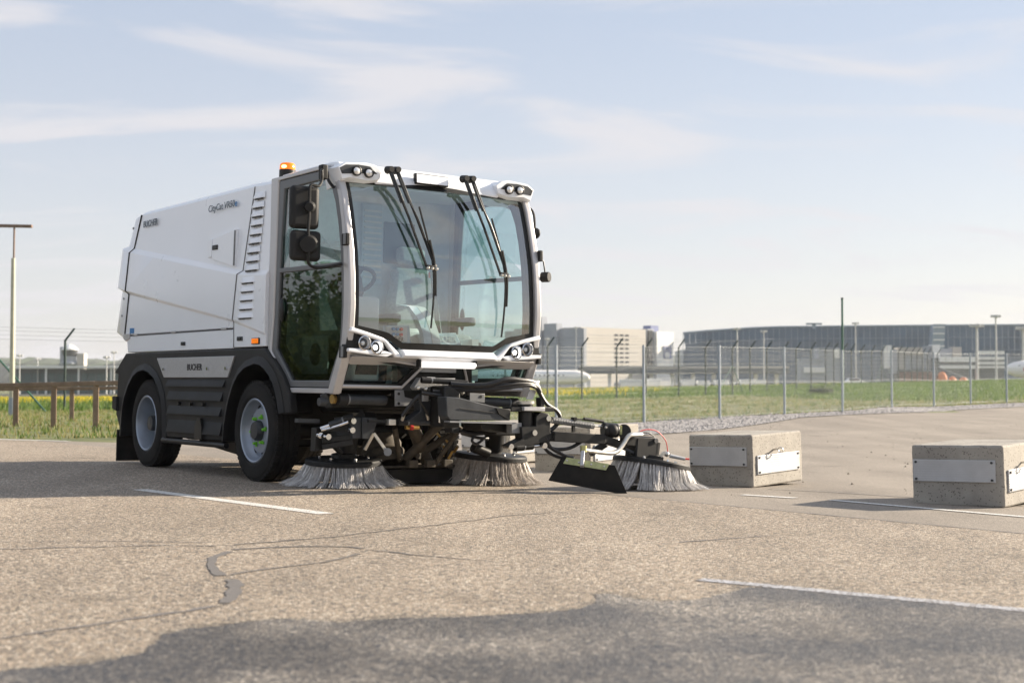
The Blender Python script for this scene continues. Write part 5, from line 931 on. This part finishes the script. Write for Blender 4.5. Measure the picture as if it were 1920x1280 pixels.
service('service_building','narrow bright white tower block left of the parking decks',[('far_white',(87.31,295,9.452),(88.813,295,4.583),3,0,'wall'),('far_shade',(86.202,295,9.23),(87.254,295,3.477),3,.5,'side_wall'),('far_concrete',(92.777,298,9.093),(94.541,298,6.634),3,4,'wall'),('far_shade',(89.756,298,8.758),(92.753,298,6.634),3,4.4,'wall')],295)
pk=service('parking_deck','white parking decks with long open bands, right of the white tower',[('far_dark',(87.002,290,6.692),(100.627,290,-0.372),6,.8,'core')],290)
for (x0,x1,y0,y1) in ((1762,1828,669,678.5),(1762,1828,684.5,691),(1832,1883,657.5,664),(1832,1883,669,674),(1832,1883,678,683),(1832,1883,686,690)):
    n=6
    for k in range(n):
        u0=x0+(x1-x0)*k/n; u1=x0+(x1-x0)*(k+.93)/n; B().box((((u0+u1)/2-960)/2667*290-pk.location.x,0,wz((y0+y1)/2,290)+1.6),((u1-u0)/2667*290,.8,(y1-y0)/2667*290)).make('parapet_panel','far_white',pk)
service('site_hut','grey site hut with white front behind the bent fence posts',[('far_shade',(51.853,240,7.372),(55.308,240,-0.185),4,.3,'wall'),('far_white',(54.372,240,7.102),(55.261,240,5.572),1,0,'door_panel'),('far_white',(49.257,238,4.014),(52.82,238,3.122),1,0,'canopy'),('far_shade',(48.803,241,5.501),(52.017,241,-0.189),4,.3,'wall')],240,'hut')
service('brick_store','brown brick store half hidden by the meadow crest',[('far_brown',(60.702,220,3.022),(65.621,220,-0.11),4,0,'wall'),('far_dark',(60.538,220,3.187),(65.815,220,3.022),5,-.3,'roof')],220,'store')
# orange and dark heap
for k,(px,w_) in enumerate(((1766,18),(1786,14),(1806,14))):
    p=[(63.445,210,2.051),(65.015,210,1.579),(66.59,210,1.658)][k]; b=B(); b.ball((0,0,.3),1,2,(w_*.045,.8,1.1-.2*k)); o=b.make('orange_heap','far_orange'); o.location=(p[0],p[1],p[2]-.5); tag(o,['large orange tarp heap at the meadow crest','small orange heap left of the fence post','small orange heap right of the large one'][k],'tarp heap')
p=(66.898,215,2.889); b=B(); b.loft([[(-3,0,-1.5),(3.4,0,-2.2),(3.4,2,-2.2),(-3,2,-1.5)],[(-2.4,.2,.9),(2.2,.2,-.9),(2.2,1.6,-.9),(-2.4,1.6,.9)]]); o=b.make('netting_pile','far_dark',bev=.2); o.location=p; tag(o,'sloping dark netting pile beside the orange heaps','netting')
# light masts
def mast(px,p,base,label,head):
    o=empty('light_mast',(p[0],p[1],-1.6)); tag(o,label,'light mast','light masts on the apron'); H_=p[2]+1.6; B().cyl((0,0,0),(0,0,H_),.30*head,.16*head,10).make('shaft','pole_grey',o); B().cyl((0,0,H_-.5),(0,0,H_-.1),.7*head,n=12).make('head_ring','pole_grey',o)
    for k in range(4): a=k*math.pi/2; B().box((math.cos(a)*.9*head,math.sin(a)*.9*head,H_-.25),(.5*head,.5*head,.45)).make('floodlight','pole_grey',o,bev=.05)
mast(0,(52.259,330,14.453),0,'light mast in front of the hall, leftmost one',.8); mast(0,(60.218,340,14.231),0,'short light mast just right of the leftmost one',.7); mast(0,(79.76,330,15.692),0,'slim light mast right of the tall green pole',.7); mast(0,(68.645,210,10.009),0,'thick white light mast left of the tallest mast',.9); mast(0,(85.115,250,13.376),0,'tallest light mast, near the right edge',.75); mast(0,(75.497,210,9.615),0,'light mast cut by the right edge',.9); mast(0,(7.428,300,11.064),0,'light mast against the shaded side of the cargo building',.5); mast(0,(13.51,300,13.429),0,'thin mast before the corner of the cargo building',.35)
# apron vehicles
tv=None
def truck(p,s,label,m='far_white'):
    o=empty('apron_truck',(p[0],p[1],-1.6)); tag(o,label,'truck','white trucks on the apron'); zt=p[2]+1.6; zb=max(.5,zt-2.6*s)
    B().box((0,0,(zt+zb)/2),(4.2*s,2.2,zt-zb)).make('box_body',m,o,bev=.08); B().box((-2.9*s,0,(zt+zb)/2-.35),(1.5*s,2.1,(zt-zb)*.75)).make('truck_cab','far_shade',o,bev=.15); B().box((-3.0*s,-1.06,(zt+zb)/2-.1),(.9*s,.06,(zt-zb)*.25)).make('cab_window','far_window',o)
    B().box((-.5*s,0,zb-.25),(5.6*s,1.8,.5)).make('chassis','far_dark',o)
    for x in (-2.7,1.2): B().cyl((x*s,-1.1,zb-.35),(x*s,1.1,zb-.35),.5,n=12).make('wheel','far_dark',o)
for (p,s,l) in (((20.241,250,2.025),.62,'white box truck below the recess of the cargo building'),((22.583,250,1.932),.55,'white box truck second from the left below the cargo building'),((24.748,252,2.13),.75,'wide white truck below the banner wall'),((27.24,255,1.86),.5,'small white truck left of the dark deck end'),((31.569,256,2.057),.55,'white truck below the left end of the glass hall'),((34.351,256,1.865),.5,'white truck between two green posts below the hall'),((37.908,258,1.971),.6,'white truck left of the silver post below the hall'),((42.55,258,2.067),.6,'white truck below the left masts'),((44.967,258,1.971),.5,'white truck right of the braced green post')): truck(p,s,l)
# parked car
p=(43.38,180,1.388); o=empty('parked_car',(p[0],p[1],p[2]-1.0)); tag(o,'small white parked car at the meadow crest right of the green pole','car'); B().loft([[(-1.9,-.8,.3),(1.9,-.8,.3),(1.9,.8,.3),(-1.9,.8,.3)],[(-1.9,-.8,.8),(1.9,-.8,.85),(1.9,.8,.85),(-1.9,.8,.8)],[(-1.2,-.7,1.0),(.9,-.7,1.0),(.9,.7,1.0),(-1.2,.7,1.0)],[(-.8,-.6,1.45),(.4,-.6,1.45),(.4,.6,1.45),(-.8,.6,1.45)]]).make('body','far_white',o,bev=.08); B().box((-.2,-.66,1.22),(1.3,.05,.3)).make('side_window','far_window',o)
for x in (-1.2,1.2): B().cyl((x,-.82,.3),(x,.82,.3),.3,n=14).make('wheel','far_dark',o)
# aircraft
def plane_(label,p,Ln,r,face):
    o=empty('airliner',(p[0],p[1],p[2])); tag(o,label,'aircraft'); pr=[(.02,0),(r*.45,.25*r),(r*.8,1.0*r),(r,2.2*r),(r,Ln*.72),(r*.7,Ln*.86),(r*.2,Ln),(.01,Ln)]
    B().lathe(pr,(0,0,0),(face,0,0),24).make('fuselage','far_white',o); x=lambda t:face*Ln*t
    B().loft([[(x(.84),-.15,r*.6),(x(.97),-.15,r*.6),(x(.97),.15,r*.6),(x(.84),.15,r*.6)],[(x(.95),-.1,r*3.4),(x(1.02),-.1,r*3.4),(x(1.02),.1,r*3.4),(x(.95),.1,r*3.4)]]).make('tail_fin','far_red',o)
    B().loft([[(x(.40),-r*.7,-r*.4),(x(.58),-r*.7,-r*.4),(x(.58),-r*.7,-r*.25),(x(.40),-r*.7,-r*.25)],[(x(.60),-r*6,.2),(x(.66),-r*6,.2),(x(.66),-r*6,.3),(x(.60),-r*6,.3)]]).make('wing','far_shade',o); B().cyl((x(.40),-r*2.4,-r*.9),(x(.53),-r*2.4,-r*.85),r*.42,r*.34,14).make('engine','far_white',o)
    B().box((x(.09),-r*.62,r*.35),(r*.6,r*.3,r*.22)).make('cockpit_window','far_window',o)
    for k in range(16): B().box((x(.2+k*.034),-r*.97,r*.25),(.28,.12,.3)).make('window','far_window',o)
    for t in (.12,.52): B().cyl((x(t),0,-r),(x(t),0,-r*1.9),.16).make('gear_leg','far_dark',o); B().cyl((x(t),-.5,-r*1.9),(x(t),.5,-r*1.9),.45,n=12).make('wheel','far_dark',o)
    B().box((x(.16),-r*.93,-.02),(2.6,.1,.5)).make('stripe','far_red',o)
plane_('white airliner on the apron, nose pointing right, below the shaded building side',(14.878,270,2.535),26,1.35,-1); plane_('white aircraft entering at the right edge, nose pointing left',(69.283,200,3.187),22,1.25,1)
# left: control tower, terminal, masts
p=(-161.707,520,16.311); o=empty('control_tower',(p[0],p[1],-1.6)); tag(o,'round pale control tower with a square shaft beside it','tower'); z=p[2]+1.6
B().lathe([(2.2,0),(2.2,z-8.6),(1.7,z-8.0)],(0,0,0),(0,0,1),20).make('shaft','far_concrete',o); B().lathe([(1.7,z-8),(2.9,z-7.4),(2.9,z-6.6),(2.2,z-6.2),(2.3,z-4.4)],(0,0,0),(0,0,1),20).make('gallery','far_shade',o); B().lathe([(2.4,z-4.4),(2.8,z-2.2)],(0,0,0),(0,0,1),20).make('cab_glass','far_window',o); B().lathe([(3.0,z-2.2),(3.0,z-1.8),(1.6,z-.6),(.1,z)],(0,0,0),(0,0,1),20).make('roof','far_white',o); B().box((4.0,1.5,(z-3.4)/2),(2.6,4,z-3.4)).make('lift_shaft','far_concrete',o); B().box((-2.9,1.5,(z-1)/2),(1.4,3,z-1.0)).make('side_shaft','far_shade',o)
a=(-115.437,330,5.29); b=(-77.946,330,5.042); o=empty('terminal_building',(a[0],330,-1.6)); tag(o,'long low terminal with teal glass under a pale flat roof','building'); Lb=b[0]-a[0]; Hz=a[2]+1.6
B().box((Lb/2,5,Hz*.5-.2),(Lb,8,Hz-.4)).make('core','far_dark',o); B().box((Lb/2+1,2,Hz),(Lb+3,10,.45)).make('roof','far_white',o)
for k in range(20):
    for r_ in range(2): B().box((Lb*(k+.5)/20,.9,Hz*(.28+.36*r_)),(Lb/20-.2,.1,Hz*.30)).make('pane','far_teal',o)
for k in range(6): B().box((Lb*k/5+.6,-2.2,Hz/2),(.35,.35,Hz)).make('column','far_white',o)
for (p,l) in (((-103.847,300,7.574),'slim light mast left of the control tower'),((-110.016,330,7.517),'short light mast between pole and control tower'),((-83.939,300,8.249),'light mast at the left flank of the sweeper'),((-74.104,260,6.366),'thick white column mast near the sweeper rear')): mast(0,p,0,l,.55)
a=(-62.358,160,0.534); fa=B().box((0,0,0),(80,.2,.9)).make('apron_wall','far_concrete'); fa.location=(a[0]+36,160,-.55); tag(fa,'low pale wall along the far apron on the left','wall')
# wooded hills
def hills(name,x0,x1,d,zf,seed):
    r=np.random.RandomState(seed); n=260; xs_=np.linspace(x0,x1,n); base=zf(xs_); V=[];F=[]; prof=[(0,-.1),(0,.35),(40,.8),(90,1.0),(160,1.02),(260,.6)]
    jag=np.convolve(r.normal(0,1,n+6),np.ones(3)/3,'same')[:n]
    for j,(dy,f) in enumerate(prof):
        for i in range(n): V.append((xs_[i]+r.normal(0,1.2),d+dy+r.normal(0,4),-2+base[i]*f+(jag[i]*1.6+r.normal(0,.8))*(1 if f>.3 else 0)))
    for j in range(len(prof)-1):
        for i in range(n-1): k=j*n+i; F.append((k,k+1,k+n+1,k+n))
    o=raw(name,'far_tree',V,F,kind='structure',smooth=False); return o
hills('hills',-900,-300,1500,lambda x:np.interp((x/1500)*2667+960,[-600,0,40,75,110,140,165,190,230,330],[31,31,32,28,32,30,25,31,40,46])+2,5)
hills('hills',-320,140,1500,lambda x:np.interp((x/1500)*2667+960,[300,800,1100,1300],[44,38,34,26]),8)
hills('hills',120,700,1500,lambda x:np.interp((x/1500)*2667+960,[1200,1262,1300,1500,2300],[30,38,36,30,20]),6)
# ------------------------------------------------------------------ air
hb=B().box((0,1175,22.5),(4400,2650,52)).make('haze','white_paint'); hb['kind']='stuff'; hb.data.materials.clear()
hm=bpy.data.materials.new('haze_air'); hm.use_nodes=True; hn=hm.node_tree.nodes; hn.clear(); ho=hn.new('ShaderNodeOutputMaterial'); hv=hn.new('ShaderNodeVolumePrincipled'); hv.inputs['Color'].default_value=(.86,.89,.95,1); hv.inputs['Density'].default_value=.00017; hv.inputs['Anisotropy'].default_value=.2; hm.node_tree.links.new(hv.outputs[0],ho.inputs['Volume']); hb.data.materials.append(hm)
